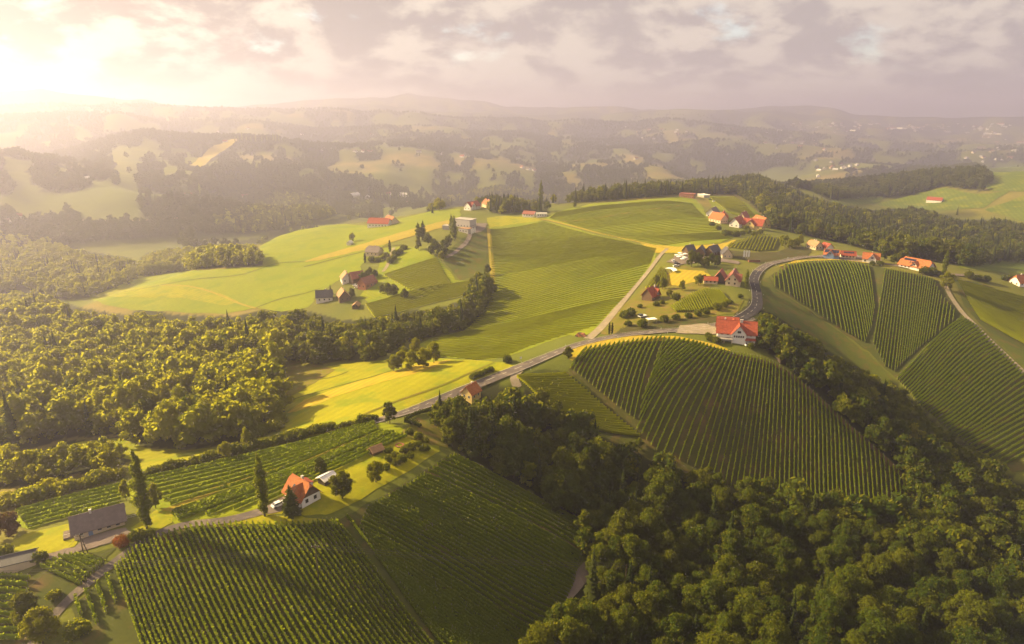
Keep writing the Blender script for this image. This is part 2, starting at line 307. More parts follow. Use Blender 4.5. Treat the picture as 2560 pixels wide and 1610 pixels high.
plain('paint_white', (.75, .75, .76), .3, .05, 1, .5); plain('paint_dark', (.03, .035, .05), .3, .05, 1, .5); plain('paint_red', (.35, .03, .02), .3, .05, 1, .5); plain('rubber', (.02, .02, .02), .8)
plain('wire', (.10, .09, .08), .6); plain('fabric_red', (.45, .07, .04), .9); plain('wood_pole', (.09, .065, .045), .85)

# ------------------------------------------------------------------ object helpers
def link(name, me, mats=None, parent=None, **props):
    o = bpy.data.objects.new(name, me); COL.objects.link(o)
    if mats is not None and me is not None and not me.materials:
        for m in ([mats] if isinstance(mats, str) else mats): me.materials.append(MATS[m])
    if parent is not None: o.parent = parent
    for k, v in props.items(): o[k] = v
    return o
def thing(name, label, cat, loc=(0, 0, 0), rz=0.0, group=None, sc=1.0):
    o = bpy.data.objects.new(name, None); COL.objects.link(o); o.location = loc; o.rotation_euler = (0, 0, rz); o.scale = (sc,)*3 if isinstance(sc, (int, float)) else sc
    o.empty_display_size = .5; o['label'] = label; o['category'] = cat
    if group: o['group'] = group
    return o
def mesh_np(name, V, polys, smooth=False, mi=None):
    """polys: list of index arrays (n,k), mi: material index per array"""
    me = bpy.data.meshes.new(name); V = np.asarray(V, np.float32); me.vertices.add(len(V)); me.vertices.foreach_set('co', V.ravel())
    polys = [np.asarray(p, np.int32) for p in polys]; loops = np.concatenate([p.ravel() for p in polys]); sizes = np.concatenate([np.full(len(p), p.shape[1]) for p in polys])
    me.loops.add(len(loops)); me.loops.foreach_set('vertex_index', loops); me.polygons.add(len(sizes))
    me.polygons.foreach_set('loop_start', np.concatenate([[0], np.cumsum(sizes)[:-1]]).astype(np.int32))
    try: me.polygons.foreach_set('loop_total', sizes.astype(np.int32))
    except Exception: pass
    if mi is not None: me.polygons.foreach_set('material_index', np.concatenate([np.full(len(p), k) for p, k in zip(polys, mi)]).astype(np.int32))
    me.polygons.foreach_set('use_smooth', np.full(len(sizes), smooth)); me.update(calc_edges=True); me.validate(); return me
class MB:
    def __init__(s): s.v = []; s.f = []; s.m = []
    def add(s, vs, fs, mi=0):
        o = len(s.v); s.v += [tuple(v) for v in vs]; s.f += [tuple(i+o for i in f) for f in fs]; s.m += [mi]*len(fs); return s
    def box(s, x0, x1, y0, y1, z0, z1, mi=0):
        return s.add([(x0,y0,z0),(x1,y0,z0),(x1,y1,z0),(x0,y1,z0),(x0,y0,z1),(x1,y0,z1),(x1,y1,z1),(x0,y1,z1)], [(0,3,2,1),(4,5,6,7),(0,1,5,4),(1,2,6,5),(2,3,7,6),(3,0,4,7)], mi)
    def tube(s, pts, rad, n=6, mi=0, cap=True):
        pts = [Vector(p) for p in pts]; rs = rad if isinstance(rad, (list, tuple)) else [rad]*len(pts); o = len(s.v); rings = []
        for i, p in enumerate(pts):
            d = (pts[min(i+1, len(pts)-1)]-pts[max(i-1, 0)]).normalized(); a = d.orthogonal().normalized(); b = d.cross(a)
            rings.append([p+(a*math.cos(k*2*math.pi/n)+b*math.sin(k*2*math.pi/n))*rs[i] for k in range(n)])
        vs = [q for r in rings for q in r]; fs = []
        for i in range(len(pts)-1):
            for k in range(n): fs.append((i*n+k, i*n+(k+1) % n, (i+1)*n+(k+1) % n, (i+1)*n+k))
        if cap: fs += [tuple(range(n-1, -1, -1)), tuple(range((len(pts)-1)*n, len(pts)*n))]
        return s.add(vs, fs, mi)
    def mesh(s, name='part', smooth=False):
        me = bpy.data.meshes.new(name); me.from_pydata(s.v, [], s.f)
        if any(s.m): me.polygons.foreach_set('material_index', s.m)
        if smooth: me.polygons.foreach_set('use_smooth', [True]*len(s.f))
        me.update(); return me
    def build(s, name, mats, parent=None, smooth=False, **props): return link(name, s.mesh(name, smooth), mats, parent, **props)

# ------------------------------------------------------------------ polygons in the photograph
def inpoly(u, v, poly):
    u = np.asarray(u, float); v = np.asarray(v, float); ins = np.zeros(u.shape, bool); n = len(poly); j = n-1
    for i in range(n):
        (x1, y1), (x2, y2) = poly[i], poly[j]
        c = ((y1 > v) != (y2 > v)) & (u < (x2-x1)*(v-y1)/((y2-y1) if y2 != y1 else 1e-9)+x1); ins ^= c; j = i
    return ins
WOODS = dict(
 left=[(-200,720),(0,735),(60,722),(110,735),(150,755),(230,775),(320,790),(360,765),(420,785),(520,790),(600,790),(660,775),(730,780),(760,800),(760,830),(715,880),(700,930),(712,990),(712,1062),(640,1082),(612,1105),(472,1122),(363,1118),(290,1086),(163,1094),(91,1120),(0,1128),(-200,1140)],
 mid=[(690,800),(740,775),(800,785),(850,800),(905,800),(960,785),(1050,775),(1110,765),(1150,755),(1175,720),(1190,680),(1215,672),(1228,700),(1230,745),(1210,790),(1160,825),(1100,838),(1010,858),(975,880),(930,905),(850,900),(780,915),(720,900),(690,870)],
 belt=[(1893,775),(1918,778),(1960,800),(2020,838),(2080,880),(2132,910),(2243,955),(2315,1028),(2387,1095),(2484,1120),(2508,1182),(2640,1240),(2640,1420),(2290,1330),(2285,1250),(2265,1200),(2215,1140),(2150,1085),(2080,1020),(2010,962),(1970,915),(1925,885),(1898,850)],
 ravine=[(1075,985),(1115,975),(1170,985),(1230,955),(1265,965),(1300,980),(1330,970),(1370,990),(1420,1018),(1470,1042),(1530,1065),(1600,1082),(1660,1108),(1740,1140),(1810,1168),(1900,1192),(2030,1218),(2160,1230),(2290,1255),(2640,1300),(2800,1750),(1330,1750),(1290,1640),(1390,1530),(1440,1480),(1475,1460),(1490,1420),(1452,1380),(1458,1340),(1470,1318),(1420,1290),(1330,1230),(1250,1190),(1160,1150),(1120,1115),(1082,1060)],
 ridge=[(1395,510),(1410,490),(1450,470),(1500,460),(1556,452),(1610,447),(1758,447),(1774,436),(1812,425),(1865,423),(1918,444),(1971,463),(2024,489),(2104,510),(2184,526),(2290,516),(2396,548),(2503,548),(2640,575),(2640,655),(2500,655),(2420,668),(2345,650),(2237,640),(2157,622),(2104,606),(1998,585),(1929,569),(1918,548),(1875,505),(1843,486),(1758,486),(1695,486),(1600,494),(1480,504)],
 far_right=[(2014,470),(2060,455),(2157,463),(2210,436),(2317,404),(2423,396),(2450,409),(2476,425),(2500,440),(2450,479),(2359,465),(2274,489),(2077,502)],
 stand=[(343,668),(350,645),(372,630),(420,622),(478,617),(560,612),(638,612),(657,630),(659,664),(560,668),(478,675),(351,690)],
 crest=[(1170,510),(1180,490),(1230,488),(1290,490),(1320,500),(1370,500),(1374,535),(1345,530),(1318,528),(1250,535),(1225,530),(1215,515)],
 crest_back=[(1150,490),(1180,470),(1250,458),(1300,470),(1400,490),(1400,512),(1372,505),(1290,492),(1200,492)],
 crest_left=[(1060,540),(1075,510),(1100,495),(1145,482),(1170,490),(1150,505),(1110,520),(1075,535)],
 misty=[(-200,560),(0,575),(120,590),(200,625),(330,645),(345,700),(240,742),(150,752),(60,722),(0,735),(-200,720)],
 strip=[(560,612),(650,592),(760,560),(850,545),(905,528),(930,535),(880,550),(800,570),(700,592),(655,612)],
 knoll=[(520,540),(560,520),(640,510),(690,478),(770,480),(815,505),(850,535),(800,552),(700,575),(600,585),(540,575)],
 corner=[(0,1112),(22,1102),(54,1132),(109,1129),(160,1103),(218,1100),(283,1092),(320,1096),(330,1150),(269,1186),(189,1184),(109,1212),(0,1220),(-150,1240),(-150,1120)],
)
WIDE = [(-500,-50),(3100,-50),(3100,1900),(-500,1900)]

# ------------------------------------------------------------------ ground sheet
TU, TV_ = proj(TX, TY, TZ)
wood_a = np.zeros(TZ.shape)
# far woods: patches on the slopes and along the crests
fw = fbm(TX/330, TY/330, 4, 21, .6)+.35*fbm(TX/95, TY/95, 3, 31)
gx = np.gradient(TZ, axis=1)/np.maximum(np.gradient(TD, axis=1), 1e-6)
fw = fw+.25*np.clip(np.abs(gx)-.12, -.1, .3)
fw = fw+.10*np.clip((-TX/TY-.18)/.1, 0, 1)*(TD < 3200)
fw = fw-.13*np.clip((TX/TY+.62)/.1, 0, 1)*np.clip((.12-TX/TY)/.1, 0, 1)*np.clip((TD-1750)/200, 0, 1)*np.clip((2900-TD)/250, 0, 1)
cc = np.zeros(TZ.shape); cc[3:-3] = (TZ[:-6]-2*TZ[3:-3]+TZ[6:])/(3*TD[3:-3]*(AZ1-AZ0)/NA)**2
fw = fw+.16*np.clip(cc/.003, -1, 1)*np.clip((TD-1300)/300, 0, 1)      # woods added in gullies; their dark colour stands in for relief shading
fw = fw+(.30*CREST-.05)*np.clip((TD-2200)/400, 0, 1)  # woods thickened on far crests, dark bands imitating mist between the ridges
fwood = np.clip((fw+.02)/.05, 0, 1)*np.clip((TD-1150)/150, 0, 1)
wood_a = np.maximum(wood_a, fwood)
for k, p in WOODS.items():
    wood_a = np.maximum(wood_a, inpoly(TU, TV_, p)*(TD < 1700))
field_a = np.clip(vnoise(TX/260+.6*fbm(TX/200, TY/200, 2, 44), TY/210, 50), 0, 1)
def ground():
    idx = np.arange(NA*NL).reshape(NA, NL)
    q = np.stack([idx[:-1, :-1], idx[1:, :-1], idx[1:, 1:], idx[:-1, 1:]], -1).reshape(-1, 4)
    me = mesh_np('ground', np.stack([TX, TY, TZ], -1).reshape(-1, 3), [q], True)
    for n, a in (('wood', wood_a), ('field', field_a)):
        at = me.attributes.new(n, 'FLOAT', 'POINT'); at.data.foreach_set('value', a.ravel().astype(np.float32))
    m, t, N, L = new_mat('ground'); out = N('ShaderNodeOutputMaterial'); b = N('ShaderNodeBsdfPrincipled'); L(b.outputs[0], out.inputs[0])
    b.inputs['Roughness'].default_value = .95; b.inputs['Specular IOR Level'].default_value = .1
    pos = N('ShaderNodeNewGeometry').outputs['Position']
    aw = N('ShaderNodeAttribute'); aw.attribute_name = 'wood'; af = N('ShaderNodeAttribute'); af.attribute_name = 'field'
    rp = N('ShaderNodeValToRGB'); rp.color_ramp.interpolation = 'LINEAR'; e = rp.color_ramp.elements
    cols = [(0, (.10, .12, .016)), (.3, (.14, .15, .018)), (.48, (.17, .17, .020)), (.55, (.12, .135, .018)), (.72, (.19, .165, .03)), (.82, (.30, .21, .06)), (1, (.15, .15, .02))]
    while len(e) < len(cols): e.new(.5)
    for i, (p, c) in enumerate(cols): e[i].position = p; e[i].color = c+(1,)
    L(af.outputs['Fac'], rp.inputs[0])
    f = nnoise(N, L, pos, .8, 5, .7); f2 = nnoise(N, L, pos, .04, 4, .6)
    c = nmix(N, L, nrange(N, L, f2, .35, .7, 0, .5), rp.outputs[0], (.085, .10, .016))
    c = nmix(N, L, nrange(N, L, f, .3, .75, 0, .5), c, (.05, .055, .01))
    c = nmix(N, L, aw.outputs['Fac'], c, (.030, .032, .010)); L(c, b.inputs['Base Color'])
    bp = N('ShaderNodeBump'); bp.inputs['Strength'].default_value = .3; bp.inputs['Distance'].default_value = .4; L(f, bp.inputs['Height']); L(bp.outputs[0], b.inputs['Normal'])
    o = link('ground', me, 'ground'); o['kind'] = 'structure'; return o
ground()

# ------------------------------------------------------------------ fields laid on the ground
def lift(x, y): return .05+np.hypot(x, y)*.00035
def smooth_px(pts, closed=False, n=6):
    pts = [np.array(p, float) for p in pts]; m = len(pts); out = []
    for i in range(m if closed else m-1):
        g = lambda k: pts[k % m] if closed else pts[min(max(k, 0), m-1)]
        a, b, c, d = g(i-1), g(i), g(i+1), g(i+2)
        for t in np.linspace(0, 1, n, endpoint=False):
            out.append(.5*((2*b)+(-a+c)*t+(2*a-5*b+4*c-d)*t*t+(-a+3*b-3*c+d)*t**3))
    if not closed: out.append(pts[-1])
    return np.array(out)
def sheet(name, poly, mat, level=0, round_=False, kind='structure', extra=0.0):
    pp = smooth_px(poly, True, 5) if round_ else np.array([(np.array(poly[i])*(1-t)+np.array(poly[(i+1) % len(poly)])*t) for i in range(len(poly)) for t in np.linspace(0, 1, 5, endpoint=False)])
    b = hits(pp)[:, :2]; c = b.mean(0); b = b+rng.normal(0, 1, b.shape)*np.hypot(b[:, 0], b[:, 1])[:, None]*.0011; D = np.hypot(*c); step = max(1.5, D/130)
    # densify boundary
    bb = []
    for i in range(len(b)):
        a, d = b[i], b[(i+1) % len(b)]; n = max(1, int(np.hypot(*(d-a))/step))
        for t in range(n): bb.append(a+(d-a)*t/n)
    keep = [0]
    for i in range(1, len(bb)):
        if np.hypot(*(bb[i]-bb[keep[-1]])) > step*.35: keep.append(i)
    bb = np.array(bb)[keep]
    lo = bb.min(0); hi = bb.max(0); n2 = (hi-lo)/step
    while n2[0]*n2[1] > 9000: step *= 1.15; n2 = (hi-lo)/step
    g = np.stack(np.meshgrid(np.arange(lo[0], hi[0], step), np.arange(lo[1], hi[1], step)), -1).reshape(-1, 2)+rng.uniform(-.2, .2, (1, 2))
    g = g[inpoly(g[:, 0], g[:, 1], bb.tolist())]
    if len(g):
        dmin = np.full(len(g), 1e9)
        for k in range(0, len(bb), 400): dmin = np.minimum(dmin, np.min(np.hypot(g[:, None, 0]-bb[None, k:k+400, 0], g[:, None, 1]-bb[None, k:k+400, 1]), 1))
        g = g[dmin > step*.45]
    vs = [Vector(p) for p in np.vstack([bb, g])]; nb = len(bb)
    r = delaunay_2d_cdt(vs, [], [list(range(nb))], 1, 1e-4)
    V = np.array([(p.x, p.y) for p in r[0]]); z = h(V[:, 0], V[:, 1])+lift(V[:, 0], V[:, 1])*(1+.5*level)+extra
    fs = [f for f in r[2]]
    me = bpy.data.meshes.new(name); me.from_pydata(np.column_stack([V, z]).tolist(), [], fs); me.polygons.foreach_set('use_smooth', [True]*len(fs)); me.update()
    if len(fs) and me.polygons[0].normal.z < 0: me.flip_normals()
    o = link(name, me, mat); o['kind'] = kind; return o
def ribbon(name, pts, width, mat, level=1, n=8, world=None, kind='structure', parent=None, ret=False):
    c = hits(smooth_px(pts, False, n))[:, :2] if world is None else np.array(world)
    # resample evenly
    d = np.concatenate([[0], np.cumsum(np.hypot(*np.diff(c, axis=0).T))]); m = max(3, int(d[-1]/2.0)); s = np.linspace(0, d[-1], m)
    c = np.column_stack([np.interp(s, d, c[:, 0]), np.interp(s, d, c[:, 1])])
    for _ in range(4): c[1:-1] = (c[:-2]+2*c[1:-1]+c[2:])/4
    t = np.gradient(c, axis=0); t /= np.linalg.norm(t, axis=1)[:, None]; nn = np.column_stack([t[:, 1], -t[:, 0]])
    w = np.broadcast_to(np.asarray(width, float), (m,)) if np.ndim(width) == 0 else np.interp(np.linspace(0, 1, m), np.linspace(0, 1, len(width)), width)
    zc = h(c[:, 0], c[:, 1]); V = []
    for k in (-.5, -.17, .17, .5):
        q = c+nn*(w*k)[:, None]; z = .6*h(q[:, 0], q[:, 1])+.4*zc; z = np.maximum(z, h(q[:, 0], q[:, 1])); V.append(np.column_stack([q, z+lift(q[:, 0], q[:, 1])*(1+.6*level)]))
    V = np.stack(V, 1).reshape(-1, 3); i = np.arange(m-1)[:, None]*4+np.arange(3)[None]
    q = np.stack([i, i+1, i+5, i+4], -1).reshape(-1, 4)
    me = mesh_np(name, V, [q], True)
    if me.polygons[0].normal.z < 0: me.flip_normals()
    o = link(name, me, mat, parent); 
    if parent is None: o['kind'] = kind
    return (o, c, nn, s) if ret else o
# meadows and slopes
sheet('meadow', [(700,1080),(712,1062),(715,990),(705,930),(725,900),(800,920),(900,905),(985,900),(1080,895),(1200,902),(1250,905),(1285,915),(1200,955),(1120,985),(1040,1012),(1000,1030),(960,1048),(900,1060),(820,1082),(760,1095)], 'meadow')
sheet('meadow_strip', [(760,1000),(860,965),(960,935),(1060,908),(1130,900),(1075,925),(960,955),(850,988),(740,1030),(715,1035)], 'hayfield', 1)
sheet('fallow_grass', [(712,900),(760,905),(840,925),(800,950),(740,985),(715,1000),(708,940)], 'verge', 1)
sheet('meadow_valley', [(100,1130),(200,1105),(300,1095),(370,1122),(480,1125),(600,1110),(640,1095),(690,1090),(620,1120),(540,1140),(430,1165),(350,1180),(330,1150),(230,1130)], 'meadow')
sheet('meadow_hill', [(225,745),(330,700),(450,680),(560,672),(660,665),(652,640),(650,615),(700,590),(780,565),(850,560),(930,565),(990,550),(1040,538),(1080,528),(1150,522),(1150,548),(1060,570),(980,600),(930,640),(905,660),(900,690),(850,700),(800,730),(770,770),(700,780),(640,770),(560,785),(440,780),(330,775),(270,765)], 'green_slope')
sheet('ripe_field', [(800,640),(900,612),(1000,582),(1080,560),(1140,546),(1130,562),(1060,583),(960,612),(880,632),(800,652),(760,655)], 'ripe_strip', 1)
sheet('ripe_field', [(225,742),(300,722),(420,712),(520,722),(600,755),(560,765),(450,745),(330,745)], 'meadow', 1)
sheet('meadow_spur', [(960,620),(1010,615),(1060,625),(1100,650),(1140,700),(1180,705),(1100,745),(1000,760),(930,770),(900,740),(940,690)], 'green_slope')
sheet('shaded_slope', [(1110,650),(1140,610),(1180,580),(1216,572),(1222,690),(1195,690),(1150,700),(1120,670)], 'shade_grass')  # shade of the slope below the winery painted as darker grass
sheet('crest_meadow', [(1215,545),(1260,540),(1330,545),(1360,552),(1290,560),(1225,570)], 'meadow')
# vineyard grounds
sheet('vineyard_ground', [(1222,570),(1290,560),(1360,552),(1500,590),(1600,612),(1640,620),(1640,650),(1600,700),(1550,760),(1490,825),(1460,842),(1420,838),(1350,862),(1290,885),(1230,900),(1080,893),(1000,885),(1080,845),(1160,828),(1215,790),(1232,745),(1230,690)], 'green_slope')
sheet('vineyard_ground', [(1362,548),(1400,528),(1480,510),(1600,500),(1700,492),(1740,500),(1765,530),(1800,575),(1845,588),(1800,608),(1700,618),(1640,615),(1560,600),(1450,572)], 'green_slope')
sheet('vineyard_ground', [(1770,490),(1830,492),(1870,510),(1915,550),(1910,568),(1860,545),(1780,520)], 'green_slope')
sheet('vineyard_ground', [(1420,928),(1460,875),(1560,853),(1650,842),(1700,847),(1760,862),(1840,884),(1910,900),(1960,922),(2045,990),(2130,1068),(2200,1130),(2262,1190),(2295,1262),(2050,1300),(1900,1270),(1740,1220),(1590,1130),(1500,1000)], 'vine_soil_brown')
sheet('vineyard_ground', [(1288,942),(1350,925),(1418,930),(1500,1005),(1600,1090),(1600,1140),(1480,1080),(1400,1030),(1330,990)], 'vine_soil')
sheet('vineyard_ground', [(1930,690),(1965,660),(2030,652),(2110,650),(2172,660),(2215,672),(2300,688),(2345,702),(2400,775),(2410,795),(2316,876),(2240,950),(2170,880),(2110,835),(2020,772),(1940,722)], 'vine_soil')
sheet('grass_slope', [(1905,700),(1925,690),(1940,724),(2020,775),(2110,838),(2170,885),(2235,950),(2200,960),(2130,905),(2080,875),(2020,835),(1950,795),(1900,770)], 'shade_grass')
sheet('vineyard_ground', [(2412,797),(2445,820),(2485,862),(2560,938),(2700,1010),(2700,1180),(2530,1180),(2480,1120),(2390,1095),(2320,1030),(2245,952),(2316,878)], 'vine_soil')
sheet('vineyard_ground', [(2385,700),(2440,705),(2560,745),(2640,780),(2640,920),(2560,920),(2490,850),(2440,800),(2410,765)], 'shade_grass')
sheet('vineyard_ground', [(285,1425),(330,1375),(395,1340),(490,1312),(600,1308),(760,1310),(850,1300),(900,1270),(1000,1215),(1080,1165),(1130,1135),(1200,1160),(1330,1235),(1460,1315),(1450,1400),(1400,1520),(1300,1640),(1100,1700),(300,1700),(200,1600),(180,1520)], 'vine_soil')
sheet('vineyard_ground', [(-60,1440),(60,1440),(110,1400),(215,1385),(290,1370),(250,1420),(170,1490),(100,1560),(60,1640),(-60,1640)], 'vine_soil')
sheet('vineyard_ground', [(20,1310),(50,1280),(180,1240),(310,1210),(440,1180),(600,1140),(760,1100),(940,1055),(1000,1065),(1030,1085),(960,1110),(860,1150),(760,1190),(690,1225),(640,1275),(520,1308),(440,1312),(400,1280),(320,1240),(200,1280),(80,1325)], 'green_slope')
sheet('vineyard_path', [(410,1275),(560,1208),(710,1160),(850,1115),(950,1078),(958,1083),(850,1124),(710,1172),(565,1220),(430,1282)], 'ripe_strip', 1)
sheet('garden_grass', [(630,1300),(700,1285),(760,1290),(830,1285),(900,1250),(1000,1190),(1100,1130),(1080,1060),(1040,1050),(1000,1085),(900,1130),(800,1180),(720,1225),(690,1250)], 'meadow')
sheet('lawn', [(10,1370),(60,1335),(190,1305),(200,1345),(190,1365),(120,1385),(50,1395),(15,1400)], 'meadow')
sheet('lawn', [(330,1320),(400,1270),(430,1285),(430,1308),(390,1330),(360,1345),(330,1345)], 'meadow')
sheet('lawn', [(560,1310),(660,1290),(720,1290),(800,1298),(840,1302),(760,1312),(600,1312)], 'meadow', 1)
sheet('orchard_grass', [(1000,1085),(1045,1045),(1120,1080),(1120,1120),(1060,1110)], 'verge', 1)
sheet('road_bank', [(1530,840),(1560,815),(1640,800),(1740,795),(1830,790),(1868,765),(1872,740),(1880,770),(1855,792),(1800,808),(1720,815),(1630,826)], 'bank')
sheet('inner_meadow', [(1500,835),(1520,800),(1560,765),(1610,720),(1650,680),(1700,665),(1760,670),(1790,700),(1760,740),(1800,770),(1860,750),(1840,785),(1740,795),(1640,800),(1570,815),(1530,838)], 'verge')
sheet('inner_meadow', [(1665,690),(1690,675),(1760,678),(1775,690),(1740,705),(1700,715),(1668,715)], 'hayfield', 1)
sheet('bank_upper', [(1815,625),(1880,632),(1940,630),(2000,612),(2030,625),(2020,640),(1960,650),(1900,662),(1850,648),(1820,640)], 'bank')
sheet('roadside_grass', [(1935,672),(1990,652),(2080,648),(2170,652),(2172,660),(2110,651),(2030,653),(1965,661)], 'hayfield', 1)
sheet('roadside_grass', [(1410,880),(1500,850),(1600,840),(1700,842),(1790,862),(1830,880),(1700,852),(1560,856),(1465,878),(1430,905)], 'hayfield', 1)
sheet('roadside_grass', [(1600,610),(1700,618),(1800,610),(1840,600),(1815,630),(1760,636),(1640,632)], 'hayfield', 1)
sheet('far_field', [(2070,505),(2130,490),(2210,492),(2190,510),(2120,515)], 'far_green')
sheet('far_field', [(2190,512),(2290,485),(2360,470),(2440,485),(2520,480),(2460,520),(2380,525),(2250,525)], 'far_green')
sheet('far_field', [(2450,430),(2560,405),(2640,405),(2640,480),(2520,480),(2470,480)], 'far_green')
sheet('far_field', [(2460,525),(2560,490),(2640,480),(2640,560),(2560,555)], 'far_green')
sheet('far_field', [(2390,655),(2500,650),(2600,655),(2600,690),(2480,680),(2400,672)], 'far_green')
ribbon('mown_track', [(400,714),(470,716),(540,735),(600,760),(640,772)], 2.2, 'ripe_strip', 1)
ribbon('mown_track', [(250,742),(360,722),(480,700),(600,688),(690,660),(760,655)], 1.6, 'shade_grass', 1)
ribbon('mown_track', [(640,770),(700,748),(760,735),(800,722)], 1.4, 'shade_grass', 1)
ribbon('mown_track', [(760,668),(830,650),(900,632),(960,618),(1010,612)], 2.0, 'shade_grass', 1)
ribbon('mown_track', [(715,1005),(780,985),(860,962),(940,940),(985,925)], .8, 'shade_grass', 1)
ribbon('mown_track', [(712,978),(760,955),(830,945),(870,930)], .8, 'shade_grass', 1)
ribbon('mown_track', [(1240,905),(1180,930),(1100,965),(1000,1000),(900,1040)], .5, 'verge', 2)
ribbon('mown_track', [(1236,908),(1176,934),(1096,969),(996,1004),(896,1045)], .5, 'verge', 2)
ribbon('mown_track', [(1400,556),(1480,548),(1600,528),(1700,515)], 2.0, 'ripe_strip', 1)
# roads, tracks
road, RC, RN, RS = ribbon('road', [(880,1075),(960,1048),(1003,1036),(1074,1010),(1139,984),(1210,956),(1303,919),(1400,879),(1458,859),(1545,841),(1632,831),(1720,824),(1790,815),(1836,803),(1871,786),(1891,766),(1891,731),(1884,702),(1896,679),(1923,662),(1967,652),(2025,643),(2090,645)], [4.8,5.2,5.2,5.2,5.6,5.6,6,6.2,6,5.6,5.2,4.6], 'asphalt', 2, ret=True)
ribbon('road_resurfaced', [(1800,813),(1836,803),(1871,786),(1891,766),(1891,731),(1884,702),(1896,679)], 6.0, 'asphalt_dark', 3)
ribbon('village_road', [(2060,646),(2108,649),(2152,654),(2212,660),(2256,668),(2331,680),(2387,688),(2450,690)], 4.5, 'paving', 1)
ribbon('farm_track', [(2360,700),(2372,734),(2405,782),(2435,811),(2479,856),(2560,933),(2640,1005)], [2.6,3,3,3], 'gravel', 1)
ribbon('farm_track', [(60,1640),(142,1530),(215,1462),(299,1399),(345,1360),(396,1333),(467,1311),(561,1303),(654,1280),(691,1264)], [2.8,2.8,2.8,3,4], 'asphalt', 1)
ribbon('farm_track', [(1470,848),(1500,822),(1545,770),(1585,722),(1620,680),(1650,640),(1668,622)], [5,4,3,3,3], 'gravel', 1)
ribbon('farm_track', [(1668,622),(1600,606),(1500,584),(1430,566),(1365,550),(1330,548)], 3, 'ripe_strip', 1)
ribbon('farm_track', [(1700,862),(1745,868),(1790,880),(1840,892),(1900,905),(1950,920),(2041,992),(2123,1069),(2195,1131),(2257,1192),(2290,1255)], [2,2.5,3,3.5,3.5,3.5], 'earth', 1)
ribbon('farm_track', [(1300,925),(1285,935),(1280,952),(1295,970)], 4, 'gravel', 1)
ribbon('farm_track', [(1475,1418),(1455,1440),(1430,1475),(1400,1500)], 4.2, 'paving', 1)
ribbon('farm_track', [(1180,560),(1170,600),(1140,630),(1115,645)], 4, 'paving', 1)
ribbon('farm_track', [(985,620),(975,645),(968,665),(958,680)], 3, 'gravel', 1)
ribbon('farm_track', [(1222,572),(1226,620),(1232,690),(1228,720)], 4, 'ripe_strip', 1)
sheet('driveway', [(85,1392),(120,1385),(190,1368),(215,1345),(312,1320),(330,1335),(300,1350),(240,1368),(150,1395),(90,1405)], 'paving', 2)
sheet('driveway', [(-30,1395),(20,1385),(30,1400),(20,1430),(-30,1440)], 'gravel', 2)
sheet('driveway', [(640,1285),(700,1245),(720,1240),(735,1265),(700,1280),(660,1290)], 'paving', 2)
sheet('forecourt', [(1880,815),(1885,795),(1850,803),(1835,815),(1855,822)], 'gravel', 3)
sheet('forecourt', [(1700,815),(1760,810),(1790,822),(1790,838),(1740,836),(1690,835)], 'gravel', 3)
sheet('forecourt', [(1670,655),(1690,640),(1730,640),(1790,645),(1850,655),(1850,662),(1780,652),(1720,660),(1690,665)], 'paving', 2)
sheet('forecourt', [(1170,575),(1180,558),(1220,560),(1215,572),(1190,585)], 'paving', 2)
sheet('village_yard', [(2040,640),(2100,634),(2190,645),(2210,655),(2120,648),(2060,645)], 'paving', 2)
# lane dashes on the asphalt
def dashes():
    k = 0
    for a in np.arange(14, RS[-1]-8, 7.0):
        i0 = np.searchsorted(RS, a); i1 = np.searchsorted(RS, a+3.2)
        if i1 >= len(RC): break
        V = []
        for i in range(i0, i1+1):
            for s_ in (-.09, .09):
                q = RC[i]+RN[i]*s_; V.append((q[0], q[1], float(h(q[0], q[1])+lift(q[0], q[1])*2.9+.16)))
        n = i1-i0+1; fs = [(2*j, 2*j+1, 2*j+3, 2*j+2) for j in range(n-1)]
        me = bpy.data.meshes.new('lane_dash'); me.from_pydata(V, [], fs); me.update()
        if me.polygons and me.polygons[0].normal.z < 0: me.flip_normals()
        link('lane_dash', me, 'line_white', road)
    for s_ in (-1, 1):      # edge lines
        V = []
        for i in range(len(RC)):
            wv = np.interp(i/len(RC), np.linspace(0, 1, 12), [4.8,5.2,5.2,5.2,5.6,5.6,6,6.2,6,5.6,5.2,4.6])
            for e in (.46, .485): q = RC[i]+RN[i]*wv*e*s_; V.append((q[0], q[1], float(h(q[0], q[1])+lift(q[0], q[1])*2.9+.16)))
        me = bpy.data.meshes.new('edge_line'); me.from_pydata(V, [], [(2*j, 2*j+1, 2*j+3, 2*j+2) for j in range(len(RC)-1)]); me.update()
        if me.polygons[0].normal.z < 0: me.flip_normals()
        link('edge_line', me, 'line_white', road)
dashes()

